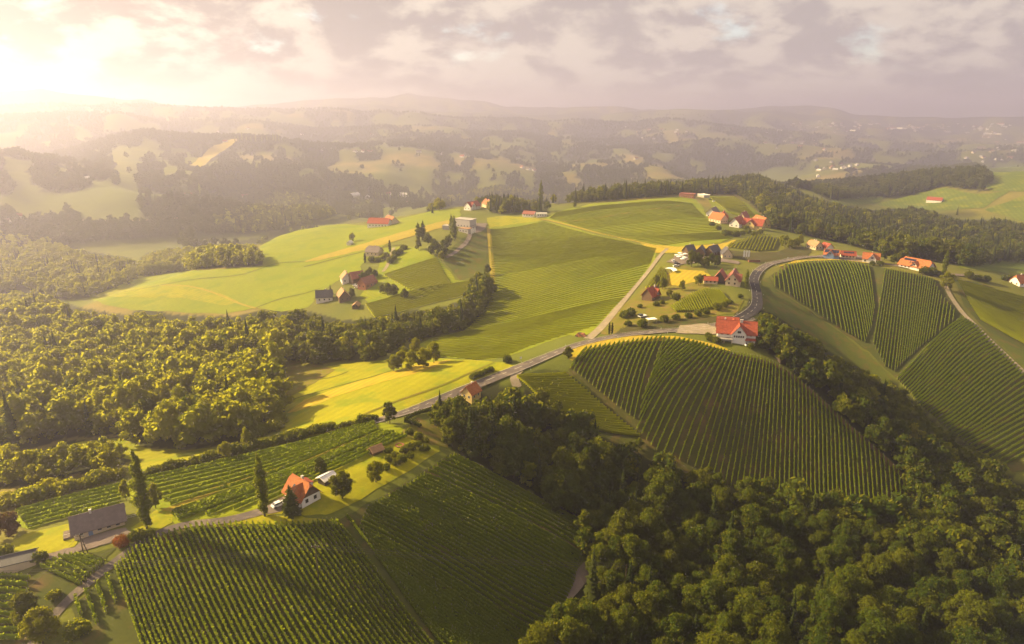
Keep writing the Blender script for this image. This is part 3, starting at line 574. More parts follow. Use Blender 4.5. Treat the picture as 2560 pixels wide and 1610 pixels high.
# ------------------------------------------------------------------ vine rows
def row_arrays(A, B, hgt=1.9, wid=.75, seg=1.3, leaves=7, posts=True, r=None, gap=0.0):
    r = r or rng; A = np.array(A[:2]); B = np.array(B[:2]); Ln = np.hypot(*(B-A)); n = max(3, int(Ln/seg)+1); s = np.linspace(0, 1, n)
    c = A[None]+(B-A)[None]*s[:, None]; t = (B-A)/Ln; nn = np.array([t[1], -t[0]]); c = c+nn[None]*r.normal(0, .05, (n, 1)); z = h(c[:, 0], c[:, 1])
    prof = np.array([(-.22, .45), (-.5, 1.0), (-.30, 1.65), (.06, 1.9), (.36, 1.6), (.5, .95), (.22, .45)]); prof = prof*np.array([wid, hgt/1.9]); k = len(prof)
    amp = (.85+.3*r.random((n, 1))); hv = .92+.16*r.random((n, 1))
    if gap: m = r.random((n, 1)) < gap; hv = np.where(m, .45, hv); amp = np.where(m, .4, amp)
    off = prof[None, :, 0]*amp*(.8+.4*r.random((n, k))); up = prof[None, :, 1]*hv*(.93+.14*r.random((n, k)))
    V = np.stack([c[:, None, 0]+nn[0]*off, c[:, None, 1]+nn[1]*off, z[:, None]+up], -1).reshape(-1, 3)
    i = np.arange(n-1)[:, None]*k+np.arange(k-1)[None]; q = np.stack([i, i+k, i+k+1, i+1], -1).reshape(-1, 4)
    Vs = [V]; qs = [q]; mi = [0]; base = len(V)
    if leaves:
        m = int(Ln*leaves); ss = r.random(m)*Ln; p = A[None]+t[None]*ss[:, None]; o = r.uniform(-.62, .62, m)*wid; up = r.uniform(.5, 2.1, m)*hgt/1.9
        P0 = np.column_stack([p+nn[None]*o[:, None], h(p[:, 0], p[:, 1])+up]); a = r.normal(size=(m, 3)); a /= np.linalg.norm(a, axis=1)[:, None]
        b = np.cross(a, r.normal(size=(m, 3))); b /= np.linalg.norm(b, axis=1)[:, None]; sz = r.uniform(.10, .24, m)[:, None]; a = a*sz; b = b*sz
        Vs.append(np.stack([P0-a-b, P0+a-b, P0+a+b, P0-a+b], 1).reshape(-1, 3)); qs.append(base+np.arange(4*m).reshape(-1, 4)); mi.append(0); base += 4*m
    if posts:
        m = max(2, int(Ln/7)); ss = np.linspace(.2, Ln-.2, m); p = A[None]+t[None]*ss[:, None]; zz = h(p[:, 0], p[:, 1]); w = .06
        cs = np.array([(-w, -w), (w, -w), (w, w), (-w, w)]); lo = np.concatenate([p[:, None]+cs[None], np.broadcast_to((zz-.2)[:, None, None], (m, 4, 1))], 2); hi = np.concatenate([p[:, None]+cs[None], np.broadcast_to((zz+2.25*hgt/1.9)[:, None, None], (m, 4, 1))], 2)
        Vs.append(np.concatenate([lo, hi], 1).reshape(-1, 3)); b0 = base+np.arange(m)[:, None, None]*8; f = np.array([(0, 1, 5, 4), (1, 2, 6, 5), (2, 3, 7, 6), (3, 0, 4, 7), (4, 5, 6, 7)])[None]
        qs.append((b0+f).reshape(-1, 4)); mi.append(1); base += 8*m
    return np.concatenate(Vs), qs, mi
def guides(gs, ns):
    """rows between successive guide lines; a guide is two pixels of the photograph"""
    w = [hits(g)[:, :2] for g in gs]; out = []
    for k, n in enumerate(ns):
        for j in range(n):
            t = j/n; out.append((w[k][0]*(1-t)+w[k+1][0]*t, w[k][1]*(1-t)+w[k+1][1]*t))
    out.append((w[-1][0], w[-1][1])); return out
def rows(gs, ns, label, group, **kw):
    for A, B in guides(gs, ns):
        if np.hypot(*(B-A)) < 5: continue
        V, qs, mi = row_arrays(A, B, **kw); o0 = np.array([A[0], A[1], h(A[0], A[1])])
        o = link('vine_row', mesh_np('vine_row', V-o0, qs, False, mi), ['leaf_vine', 'post']); o.location = o0
        o['label'] = label; o['category'] = 'vine row'; o['group'] = group
STUFF_ROWS = []
def stuff_rows(gs, ns, **kw):
    for A, B in guides(gs, ns):
        if np.hypot(*(B-A)) > 4: STUFF_ROWS.append(row_arrays(A, B, **dict(dict(leaves=0, posts=False, seg=2.6, hgt=2.0), **kw)))
rows([[(1467,873),(1426,923)],[(1560,858),(1500,982)],[(1653,844),(1585,1049)]], [8,8], 'trellised vine row in the square-cut plot west of the fanned rows below the inn', 'vine rows west of the fan', leaves=7, wid=.46, hgt=1.75, gap=.04)
rows([[(1662,847),(1647,880)],[(1700,850),(1628,940)],[(1735,857),(1605,1000)],[(1760,864),(1592,1075)],[(1795,876),(1640,1130)],[(1836,886),(1737,1170)],[(1877,894),(1812,1215)],[(1909,902),(1868,1235)],[(1938,914),(1922,1250)],[(1985,945),(1985,1265)],[(2041,992),(2050,1270)],[(2123,1069),(2140,1275)],[(2195,1131),(2207,1275)],[(2257,1195),(2264,1272)]],
     [3,3,3,4,5,5,4,4,5,6,8,6,5], 'long vine row fanning down the domed hill below the red-roofed inn', 'fanned vine rows below the inn', leaves=7, wid=.44, hgt=1.75, gap=.04)
rows([[(1936,690),(1937,718)],[(1968,663),(1986,748)],[(2003,659),(2025,772)],[(2066,655),(2114,832)],[(2111,655),(2162,858)],[(2141,659),(2178,820)],[(2169,667),(2185,775)]], [4,5,8,6,4,3], 'vine row on the slope right of the road bend, west of the grassy gap', 'vine rows right of the road bend', leaves=4, seg=1.8, wid=.42, hgt=1.75)
rows([[(2213,675),(2183,862)],[(2242,678),(2212,918)],[(2261,682),(2236,930)],[(2290,690),(2262,905)],[(2316,696),(2285,885)],[(2332,701),(2306,865)],[(2353,743),(2336,842)],[(2384,779),(2381,805)]], [5,3,4,4,3,4,4], 'vine row below the long orange-roofed farmhouse, east of the grassy gap', 'vine rows below the orange farmhouse', leaves=4, seg=1.8, wid=.42, hgt=1.75)
rows([[(2408,797),(2242,950)],[(2440,817),(2268,978)],[(2479,858),(2292,1010)],[(2520,897),(2330,1040)],[(2560,938),(2370,1078)],[(2640,1005),(2425,1118)],[(2700,1060),(2490,1175)]], [5,6,6,6,7,6], 'vine row running slantwise down from the gravel track at the right edge', 'slanting vine rows below the gravel track', leaves=4, seg=1.8, wid=.45, hgt=1.7)
rows([[(290,1421),(359,1625)],[(330,1377),(440,1650)],[(396,1345),(540,1660)],[(490,1316),(660,1660)],[(576,1314),(770,1660)],[(660,1314),(890,1660)],[(760,1314),(1010,1660)],[(840,1306),(1120,1655)],[(868,1296),(1140,1650)]], [5,6,7,6,6,7,7,1], 'vine row running down to the bottom edge from the track below the white house', 'vine rows below the near track', leaves=18, seg=.9, wid=.34, hgt=1.7, gap=.05)
rows([[(190,1498),(205,1545)],[(216,1480),(245,1565)],[(268,1445),(290,1510)]], [1,2], 'short patchy row of young vines beside the bend of the near track', 'young vine rows', leaves=9, seg=.8, gap=.35)
rows([[(1135,1141),(1458,1310)],[(1060,1190),(1455,1390)],[(990,1235),(1435,1460)],[(920,1275),(1405,1530)],[(900,1320),(1360,1590)],[(950,1400),(1310,1625)],[(1010,1480),(1260,1650)],[(1075,1570),(1170,1650)]], [7,8,8,5,6,6,6], 'vine row slanting towards the dark ravine wood, right of the steep near rows', 'vine rows beside the ravine wood', leaves=12, seg=1.0, wid=.34, hgt=1.65, gap=.06)
rows([[(190,1394),(262,1412)],[(150,1398),(235,1437)],[(105,1422),(205,1467)]], [3,3], 'short vine row between the small garage and the bend of the near track', 'short rows by the garage', leaves=9, seg=.9)
rows([[(-25,1447),(75,1452)],[(-25,1600),(60,1600)]], [8], 'vine row at the bottom left corner below the small garage', 'corner vine rows', leaves=8, seg=1.0)
rows([[(40,1283),(312,1214)],[(68,1322),(300,1262)]], [5], 'leafy vine row behind the long grey-roofed house', 'vine rows behind the grey house', leaves=14, seg=.7, wid=.5, hgt=1.5, gap=.1)
rows([[(330,1207),(935,1058)],[(425,1264),(945,1077)]], [7], 'leafy vine row on the far side of the yellow grass path', 'vine rows beyond the grass path', leaves=14, seg=.7, wid=.5, hgt=1.5, gap=.1)
rows([[(430,1284),(957,1082)],[(445,1303),(985,1084)],[(650,1262),(1018,1092)]], [4,3], 'leafy vine row between the yellow grass path and the white house', 'vine rows before the grass path', leaves=14, seg=.7, wid=.5, hgt=1.5, gap=.1)
stuff_rows([[(1292,947),(1415,938)],[(1340,990),(1500,1012)],[(1440,1060),(1600,1092)]], [11,12], leaves=3)
stuff_rows([[(1679,769),(1691,782)],[(1717,745),(1737,782)],[(1760,726),(1787,772)],[(1798,731),(1821,758)]], [8,8,8], leaves=2, seg=1.8)
stuff_rows([[(1830,610),(1818,620)],[(1888,591),(1871,626)],[(1913,590),(1894,630)],[(1944,597),(1932,626)]], [6,3,4], leaves=1)
stuff_rows([[(1653,673),(1615,722)],[(1660,680),(1640,722)],[(1665,690),(1667,716)]], [3,3], leaves=2)
stuff_rows([[(1224,574),(1362,555)],[(1226,622),(1500,592)],[(1230,690),(1640,622)],[(1222,760),(1625,660)],[(1165,828),(1560,745)],[(1080,850),(1490,815)],[(1090,890),(1320,868)],[(1180,900),(1260,893)]], [20,25,14,13,12,9,5], seg=3.0, hgt=.85, wid=1.4)
stuff_rows([[(1390,532),(1650,503)],[(1372,547),(1730,510)],[(1470,575),(1765,545)],[(1560,598),(1800,582)],[(1650,614),(1830,596)]], [9,15,10,7], seg=4, hgt=.85, wid=1.5)
stuff_rows([[(915,765),(1185,704)],[(935,795),(1180,735)]], [8], wid=1.2, leaves=2)
stuff_rows([[(960,690),(1092,648)],[(1054,747),(1125,709)]], [16], seg=2.6)
stuff_rows([[(2395,705),(2560,748)],[(2450,800),(2640,900)]], [26])
stuff_rows([[(1775,498),(1835,494)],[(1830,535),(1910,560)]], [16], seg=4)
def merge_rows():
    Vs = []; qs = []; mi = []; b = 0
    for V, q, m in STUFF_ROWS:
        Vs.append(V)
        for a, k in zip(q, m): qs.append(a+b); mi.append(k)
        b += len(V)
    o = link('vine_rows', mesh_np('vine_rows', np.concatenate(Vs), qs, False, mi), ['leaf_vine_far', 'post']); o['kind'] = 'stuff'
    o['label'] = 'fine trellised vine rows covering the wide middle slopes and small plots'
merge_rows()

# ------------------------------------------------------------------ trees
def ico(sub=1):
    bm = bmesh.new(); bmesh.ops.create_icosphere(bm, subdivisions=sub, radius=1); V = np.array([v.co[:] for v in bm.verts]); Fc = np.array([[v.index for v in f.verts] for f in bm.faces]); bm.free(); return V, Fc
ICO1, ICOF = ico(1); ICO2, ICOF2 = ico(2)
def crown_mesh(name, lobes, n, leaf, seed, mat, core=.82, squash=1.0, updown=0.0, hires=True):
    r = np.random.default_rng(seed); lo = np.array(lobes, float); C = lo[:, :3]; Rr = lo[:, 3:4]; Rz = lo[:, 4:5] if lo.shape[1] > 4 else Rr*squash
    w = (Rr[:, 0]*Rz[:, 0])/np.sum(Rr[:, 0]*Rz[:, 0]); k = r.choice(len(lo), n, p=w); d = r.normal(size=(n, 3)); d[:, 2] += .25; d /= np.linalg.norm(d, axis=1)[:, None]
    sc = np.column_stack([Rr[k], Rr[k], Rz[k]]); rad = r.uniform(.82, 1.08, n)[:, None]
    # lumps on every lobe
    lump = 1+.16*np.sin(d[:, :1]*7+k[:, None])*np.cos(d[:, 1:2]*8+k[:, None]*2)+.1*np.sin(d[:, 2:3]*11+k[:, None]*3)
    p = C[k]+d*sc*rad*lump
    # drop leaves buried in another lobe
    keep = np.ones(n, bool)
    for j in range(len(lo)):
        e = (p-C[j])/np.array([Rr[j, 0], Rr[j, 0], Rz[j, 0]]); keep &= ~((np.linalg.norm(e, axis=1) < .72) & (k != j))
    p = p[keep]; d = d[keep]; m = len(p)
    nrm = d*.75+r.normal(size=(m, 3))*.55; nrm[:, 2] += .15; nrm /= np.linalg.norm(nrm, axis=1)[:, None]
    a = np.cross(nrm, r.normal(size=(m, 3))); a /= np.linalg.norm(a, axis=1)[:, None]; b = np.cross(nrm, a); s = (leaf*r.uniform(.55, 1.35, m))[:, None]
    a = a*s; b = b*s*r.uniform(.6, 1, (m, 1)); V = np.stack([p-a-b*.5, p+a*.3-b, p+a+b*.4, p-a*.2+b], 1).reshape(-1, 3); q = [np.arange(4*m).reshape(-1, 4)]; Vs = [V]; base = 4*m
    Iv, If = (ICO2, ICOF2) if hires else (ICO1, ICOF)
    for j in range(len(lo)):
        jit = 1+r.uniform(-.16, .10, (len(Iv), 1)); Vs.append(C[j]+Iv*np.array([Rr[j, 0], Rr[j, 0], Rz[j, 0]])*core*jit); q.append(If+base); base += len(Iv)
    me = mesh_np(name, np.concatenate(Vs), q, False); me.materials.append(MATS[mat]); return me
def broad_lobes(seed, Hh=15.0, Wd=10.0, n=13):
    r = random.Random(seed); L = []; zc = Hh*.56
    L.append((0, 0, zc, Wd*.30, Hh*.27)); L.append((r.uniform(-.6, .6), r.uniform(-.6, .6), Hh*.84, Wd*.20, Hh*.15))
    for i in range(n):
        a = i*2.4+r.uniform(-.4, .4); zz = r.uniform(.20, .86)*Hh; q = 1-((zz/Hh-.48)/.55)**2; rr = Wd*.42*max(.25, q)*r.uniform(.7, 1.12); s = Wd*(r.uniform(.13, .21) if n < 20 else r.uniform(.07, .17))
        L.append((math.cos(a)*rr, math.sin(a)*rr, zz, s, s*r.uniform(.75, 1.05)))
    return L
def trunk_mesh(name, Hh, rad, seed, top=.75):
    r = random.Random(seed); mb = MB(); mb.tube([(0, 0, -1.2), (0, 0, .3), (r.uniform(-.1, .1), 0, Hh*.3), (r.uniform(-.3, .3), r.uniform(-.3, .3), Hh*top)], [rad*1.5, rad, rad*.75, rad*.2], 7)
    for i in range(4):
        a = i*1.7+r.random(); z0 = Hh*r.uniform(.28, .5); mb.tube([(0, 0, z0), (math.cos(a)*Hh*.1, math.sin(a)*Hh*.1, z0+Hh*.12), (math.cos(a)*Hh*.2, math.sin(a)*Hh*.2, z0+Hh*.25)], [rad*.45, rad*.3, rad*.1], 5)
    me = mb.mesh(name, True); me.materials.append(MATS['bark']); return me
def spruce_mesh(name, Hh, Wd, seed, mat='leaf_dark', tiers=15, per=11, sub=3):
    r = np.random.default_rng(seed); V = []; q = []; b = 0
    for i in range(tiers):
        f = i/(tiers-1); z = Hh*(.12+.86*f); L = Wd*.5*(1-f)**.85*r.uniform(.85, 1.1)+.25; n = max(4, int(per*(1-.55*f)))
        for j in range(n):
            a = j*2*math.pi/n+i*.7+r.uniform(-.2, .2); l = L*r.uniform(.75, 1.15); dr = np.array([math.cos(a), math.sin(a), 0]); sd = np.array([-dr[1], dr[0], 0])
            for s_ in range(sub):
                o = r.uniform(.1, .55)*l; ln = l*r.uniform(.35, .6); wv = l*.17+.12; dz = -.30*ln+r.uniform(-.15, .1); p0 = dr*o+np.array([0, 0, z-.25*o+r.uniform(-.2, .2)]); sk = sd*r.uniform(-.3, .3)*l; p1 = p0+dr*ln+sk+np.array([0, 0, dz])
                V += [p0-sd*wv, p0+sd*wv, p1+sd*wv*.5, p1-sd*wv*.5]; q.append((b, b+1, b+2, b+3)); b += 4
    # dark core
    n = 8
    for k, (zz, rr) in enumerate([(.1, .30), (.45, .2), (.97, .01)]):
        for j in range(n): a = j*2*math.pi/n; V.append(np.array([math.cos(a)*Wd*rr, math.sin(a)*Wd*rr, Hh*zz]))
    for k in range(2):
        for j in range(n): q.append((b+k*n+j, b+k*n+(j+1) % n, b+(k+1)*n+(j+1) % n, b+(k+1)*n+j))
    me = mesh_np(name, np.array(V), [np.array(q)], False); me.materials.append(MATS[mat]); return me
def poplar_lobes(seed, Hh=20.0, Wd=4.0):
    r = random.Random(seed); L = []
    for i in range(13):
        f = i/12; z = Hh*(.10+.86*f); s = Wd*.5*(math.sin(math.pi*min(.97, .16+.80*f))**.7)*.78; a = i*2.3
        L.append((math.cos(a)*s*.35, math.sin(a)*s*.35, z, max(.28, s*r.uniform(.75, 1)), Hh*.075))
    return L
HI = {}; LOW = {}
for i in range(7):
    Hh = [15, 16.5, 14, 17, 15.5, 18, 13][i]; Wd = [11, 10, 10.5, 12, 9, 10.5, 9.5][i]
    HI['broad%d' % i] = (crown_mesh('crown', broad_lobes(i+1, Hh, Wd, 30), 7500, .24, i, 'leaf_wood'), trunk_mesh('trunk', Hh, .32, i))
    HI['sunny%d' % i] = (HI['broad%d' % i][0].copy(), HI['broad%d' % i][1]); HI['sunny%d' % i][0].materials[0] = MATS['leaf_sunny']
for i in range(3): HI['spruce%d' % i] = (spruce_mesh('crown', [21, 18, 24][i], [6.5, 6, 7][i], i), trunk_mesh('trunk', 19, .28, i+9))
for i in range(2): HI['poplar%d' % i] = (crown_mesh('crown', poplar_lobes(i+3, 20, 4.4), 4200, .22, 30+i, 'leaf_poplar', .78), trunk_mesh('trunk', 18, .28, i+20))
for i in range(3):
    lb = [(0, 0, 1.5, 1.5, 1.3), (1.1, .3, 1.2, 1.0, .9), (-.9, .6, 1.3, 1.1, 1.0), (.1, -1.0, 1.1, 1.0, .9)][:4-(i == 2)]
    HI['shrub%d' % i] = (crown_mesh('crown', lb, 700, .22, 50+i, 'leaf_wood', .8), trunk_mesh('trunk', 2.0, .09, i+40))
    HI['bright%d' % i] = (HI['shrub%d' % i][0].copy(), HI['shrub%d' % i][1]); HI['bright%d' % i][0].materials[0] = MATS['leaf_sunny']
HI['copper'] = (crown_mesh('crown', broad_lobes(31, 8, 8, 11), 2200, .30, 71, 'leaf_copper'), trunk_mesh('trunk', 7, .2, 61))
HI['red'] = (crown_mesh('crown', [(0, 0, 1.8, 2.0, 1.7), (.9, .5, 1.7, 1.4, 1.3), (-.9, -.3, 1.6, 1.4, 1.2)], 1300, .22, 72, 'leaf_red'), trunk_mesh('trunk', 2, .1, 62))
HI['cypress'] = (crown_mesh('crown', poplar_lobes(9, 6, 1.4), 900, .16, 73, 'leaf_dark', .8), trunk_mesh('trunk', 5, .1, 63))
def low_obj(key, me):      # source geometry for the uncountable woods
    o = bpy.data.objects.new(key, me); LOW[key] = o; return o
for i in range(5):
    Hh = [14, 16, 13, 17, 15][i]; Wd = [10.5, 10, 11, 11, 9][i]
    for mt, tg in (('leaf_wood', 'w'), ('leaf_sunny', 's'), ('leaf_far', 'f')):
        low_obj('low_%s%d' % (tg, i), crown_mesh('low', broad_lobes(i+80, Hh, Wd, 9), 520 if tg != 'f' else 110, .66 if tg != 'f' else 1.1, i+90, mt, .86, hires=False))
for i in range(2):
    low_obj('low_c%d' % i, spruce_mesh('low', [20, 17][i], [6.5, 6][i], i+5, 'leaf_dark', 9, 8, 2)); low_obj('low_d%d' % i, spruce_mesh('low', [16, 14][i], [5.5, 5][i], i+5, 'leaf_far', 5, 6, 1))
def plant(kind, x, y, label, cat='tree', group=None, name='broadleaf_tree', sc=1.0, rz=None):
    cr, tr = HI[kind]; rz = random.uniform(0, 6.28) if rz is None else rz
    t = thing(name, label, cat, (x, y, float(h(x, y))), rz, group, sc); link('crown', cr, None, t); link('trunk', tr, None, t); return t
def plant_px(kind, u, v, *a, **k): p = hit(u, v); return plant(kind, p.x, p.y, *a, **k)
def wood_points(poly, step, hgt, D0=0, D1=1e9, jit=.45):
    """trees whose foot and top both fall inside the outline seen in the photograph"""
    b = hits(np.array([poly[i] for i in range(len(poly)) if 420 < poly[i][1]] or poly)); g = hits([(u, v) for u in np.linspace(min(p[0] for p in poly), max(p[0] for p in poly), 14) for v in np.linspace(min(p[1] for p in poly), max(p[1] for p in poly), 10)])
    g = g[inpoly(*proj(g[:, 0], g[:, 1], g[:, 2]), poly)]; b = np.vstack([b, g]); lo = b[:, :2].min(0)-25; hi = b[:, :2].max(0)+25
    n = (hi-lo)/step
    X, Y = np.meshgrid(np.arange(lo[0], hi[0], step), np.arange(lo[1], hi[1], step)); X = (X+(np.arange(len(Y)) % 2)[:, None]*step*.5+rng.uniform(-jit, jit, X.shape)*step).ravel(); Y = (Y+rng.uniform(-jit, jit, Y.shape)*step).ravel()
    D = np.hypot(X, Y); k = (Y > 20) & (D > D0) & (D < D1) & (np.abs(np.arctan2(X, Y)) < R(50)); X, Y = X[k], Y[k]; Z = h(X, Y); hh = hgt*rng.uniform(.68, 1.25, len(X))
    u0, v0 = proj(X, Y, Z+1); u1, v1 = proj(X, Y, Z+hh*.97); k = inpoly(u0, v0, poly) & inpoly(u1, v1, poly)
    # not on ground hidden behind a nearer hill by more than a tree height
    return np.column_stack([X, Y, Z, hh])[k]
def scatter(name, pts, keys, idx, base_h, label, kind='stuff'):
    """points with geometry-node instances"""
    me = bpy.data.meshes.new(name); me.from_pydata([tuple(p[:3]) for p in pts], [], []); n = len(pts)
    a = me.attributes.new('s', 'FLOAT', 'POINT'); a.data.foreach_set('value', (pts[:, 3]/base_h).astype(np.float32))
    a = me.attributes.new('i', 'INT', 'POINT'); a.data.foreach_set('value', np.asarray(idx, np.int32))
    a = me.attributes.new('r', 'FLOAT', 'POINT'); a.data.foreach_set('value', rng.uniform(0, 6.28, n).astype(np.float32))
    o = link(name, me); o['kind'] = kind; o['label'] = label
    t = bpy.data.node_groups.new(name, 'GeometryNodeTree'); t.interface.new_socket('Geometry', in_out='INPUT', socket_type='NodeSocketGeometry'); t.interface.new_socket('Geometry', in_out='OUTPUT', socket_type='NodeSocketGeometry')
    N = t.nodes.new; L = t.links.new; gi = N('NodeGroupInput'); go = N('NodeGroupOutput'); m2p = N('GeometryNodeMeshToPoints'); iop = N('GeometryNodeInstanceOnPoints'); j = N('GeometryNodeJoinGeometry')
    for k in reversed(keys):      # the last one wired into a join comes first
        oi = N('GeometryNodeObjectInfo'); oi.inputs[0].default_value = LOW[k]; g2 = N('GeometryNodeGeometryToInstance'); L(oi.outputs['Geometry'], g2.inputs[0]); L(g2.outputs[0], j.inputs[0])
    def attr(nm, ty):
        x = N('GeometryNodeInputNamedAttribute'); x.data_type = ty; x.inputs[0].default_value = nm; return x.outputs[0]
    L(gi.outputs[0], m2p.inputs[0]); L(m2p.outputs[0], iop.inputs['Points']); L(j.outputs[0], iop.inputs['Instance']); iop.inputs['Pick Instance'].default_value = True
    L(attr('i', 'INT'), iop.inputs['Instance Index']); L(attr('s', 'FLOAT'), iop.inputs['Scale'])
    c = N('ShaderNodeCombineXYZ'); L(attr('r', 'FLOAT'), c.inputs[2]); L(c.outputs[0], iop.inputs['Rotation']); L(iop.outputs[0], go.inputs[0])
    md = o.modifiers.new('trees', 'NODES'); md.node_group = t; return o
WOOD_LABEL = {
 'ravine': ('broadleaf tree in the dark dense wood filling the bottom right corner', 'spruce rising out of the dark dense wood at the bottom right', 'trees of the ravine wood'),
 'belt': ('broadleaf tree in the wooded strip between the inn and the slanting vineyard', 'spruce in the wooded strip below the inn', 'trees of the strip below the inn'),
 'left': ('sunlit broadleaf tree in the big golden wood at the left edge', 'spruce standing in the big golden wood at the left edge', 'trees of the golden wood'),
 'mid': ('broadleaf tree in the shady wood below the hillside hamlet', 'spruce in the shady wood below the hillside hamlet', 'trees below the hamlet'),
 'corner': ('young sunlit tree in the small copse left of the tall poplars', 'spruce in the small copse left of the tall poplars', 'trees of the small copse')}
def ravine_label(u, v):
    if u < 1330 and v < 1230: return 'broadleaf tree at the top of the dark wood, just below the roadside house', 'trees at the top of the ravine wood'
    if u < 1640 and v > 1440: return 'sunlit tree of the clump below the paved path at the bottom edge', 'trees below the paved path'
    if u < 1640 and v > 1270: return 'tall tree at the wood corner above the paved path', 'trees at the wood corner'
    if u < 1640: return 'shady tree in the dark hollow between the two lower vineyards', 'trees in the dark hollow'
    if v < 1330 and u < 2290: return 'tree at the foot of the fanned vineyard, on the upper edge of the dark wood', 'trees at the foot of the fanned vineyard'
    if u > 2290 and v < 1420: return 'tree at the right edge where the wooded strip meets the dark wood', 'trees at the right edge'
    if v > 1480: return 'broadleaf tree along the bottom edge of the dark wood', 'trees along the bottom edge'
    return 'broadleaf tree in the middle of the dark wood at the bottom right', 'trees in the middle of the dark wood'
def woods():
    cand = []
    for k, step, hgt, con in (('ravine', 6.0, 15.5, .12), ('belt', 6.4, 13, .06), ('left', 7.4, 17, .08), ('mid', 6.6, 14, .18), ('corner', 5.0, 9.5, .0)):
        p = wood_points(WOODS[k], step, hgt)
        if k == 'left': p = p[~inpoly(*proj(p[:, 0], p[:, 1], p[:, 2]), [(380,1040),(430,1012),(560,1015),(560,1048),(470,1064)])]
        for q in p: cand.append((math.hypot(q[0], q[1]), k, q, random.random() < con))
    for k, step, hgt in (('ravine', 6.0, 8.5), ('belt', 6.0, 7.5), ('mid', 6.0, 7.5)):      # lower growth that closes the edges
        for q in wood_points(WOODS[k], step, hgt): cand.append((math.hypot(q[0], q[1])+150, k, q, False))
    cand.sort(key=lambda c: c[0]); nb = nc = 0; rest = []; seen = []
    vis = []
    for c in cand:
        u, v = proj(c[2][0], c[2][1], c[2][2]+c[2][3]*.8); vis.append(-20 < u < 2580 and v < 1650)
    for c, ok in zip(cand, vis):
        D, k, q, con = c
        lab, gr = (WOOD_LABEL[k][0], WOOD_LABEL[k][2]) if k != 'ravine' else ravine_label(*proj(q[0], q[1], q[2]+q[3]*.6))
        if ok and con and nc < 90: nc += 1; plant('spruce%d' % random.randrange(3), q[0], q[1], WOOD_LABEL[k][1], 'tree', WOOD_LABEL[k][2], 'spruce_tree', q[3]/18*random.uniform(.8, 1.1))
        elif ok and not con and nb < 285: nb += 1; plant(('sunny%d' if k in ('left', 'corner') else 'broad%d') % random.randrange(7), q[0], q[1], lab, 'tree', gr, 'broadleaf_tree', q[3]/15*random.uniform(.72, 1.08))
        else: rest.append(c)
    KW = ['low_w%d' % i for i in range(5)]+['low_s%d' % i for i in range(5)]+['low_c0', 'low_c1']
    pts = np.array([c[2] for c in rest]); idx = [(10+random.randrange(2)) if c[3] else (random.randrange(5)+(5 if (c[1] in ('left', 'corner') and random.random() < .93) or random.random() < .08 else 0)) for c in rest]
    scatter('woodland', pts, KW, idx, 15.0, 'deeper trees of the near woods that merge into one canopy')
    # woods farther off
    P2 = []; I2 = []
    for k, step, hgt, con, sun in (('ridge', 7.5, 14, .35, .1), ('far_right', 9, 14, .1, 0), ('stand', 5.5, 15, .0, 1.0), ('misty', 9, 14, .1, 1.0), ('strip', 8, 14, .1, .5), ('knoll', 8, 14, .1, .2), ('crest', 6, 14, .6, .3), ('crest_back', 7, 14, .1, .4), ('crest_left', 6, 13, .5, .5)):
        for q in wood_points(WOODS[k], step, hgt):
            P2.append(q); I2.append(10+random.randrange(2) if random.random() < con else random.randrange(5)+(5 if random.random() < sun else 0))
    scatter('ridge_woodland', np.array(P2), KW, I2, 15.0, 'dark wooded ridges and groves behind the vineyard hill')
    # hills in the haze
    n = 120000; a = rng.uniform(R(-46), R(46), n); l = rng.uniform(math.log(1120), math.log(5600), n); D = np.exp(l); x = np.sin(a)*D; y = np.cos(a)*D
    i = ((a-AZ0)/(AZ1-AZ0)*(NA-1)).astype(int); j = ((l-L0)/(L1-L0)*(NL-1)).astype(int); f = fwood[i, j] > .5
    hedges = (np.abs(fbm(x/420, y/420, 3, 77)) < .012) & (rng.random(n) < .8)
    z = h(x, y); u, v = proj(x, y, z); near = np.zeros(n, bool)
    for p in (WOODS['ridge'], WOODS['far_right']): near |= inpoly(u, v, p)
    fields = np.zeros(n, bool)
    for p in ([(2060,520),(2100,485),(2300,470),(2450,425),(2640,400),(2640,600),(2450,540)], [(470,420),(560,345),(600,350),(560,390),(500,430)]): fields |= inpoly(u, v, p) & (D < 3000)
    k = (f | hedges) & ~fields & (v > 200) & ~((D < 1400) & near)
    pts = np.column_stack([x, y, z-1, rng.uniform(9, 17, n)])[k]
    scatter('distant_woodland', pts, ['low_f%d' % i for i in range(5)]+['low_d0', 'low_d1'], np.where(rng.random(len(pts)) < .15, 5, rng.integers(0, 5, len(pts))), 15.0, 'woods and hedges on the hazy hills')
    print('WOODS', nb, nc, len(rest), len(P2), len(pts))
woods()

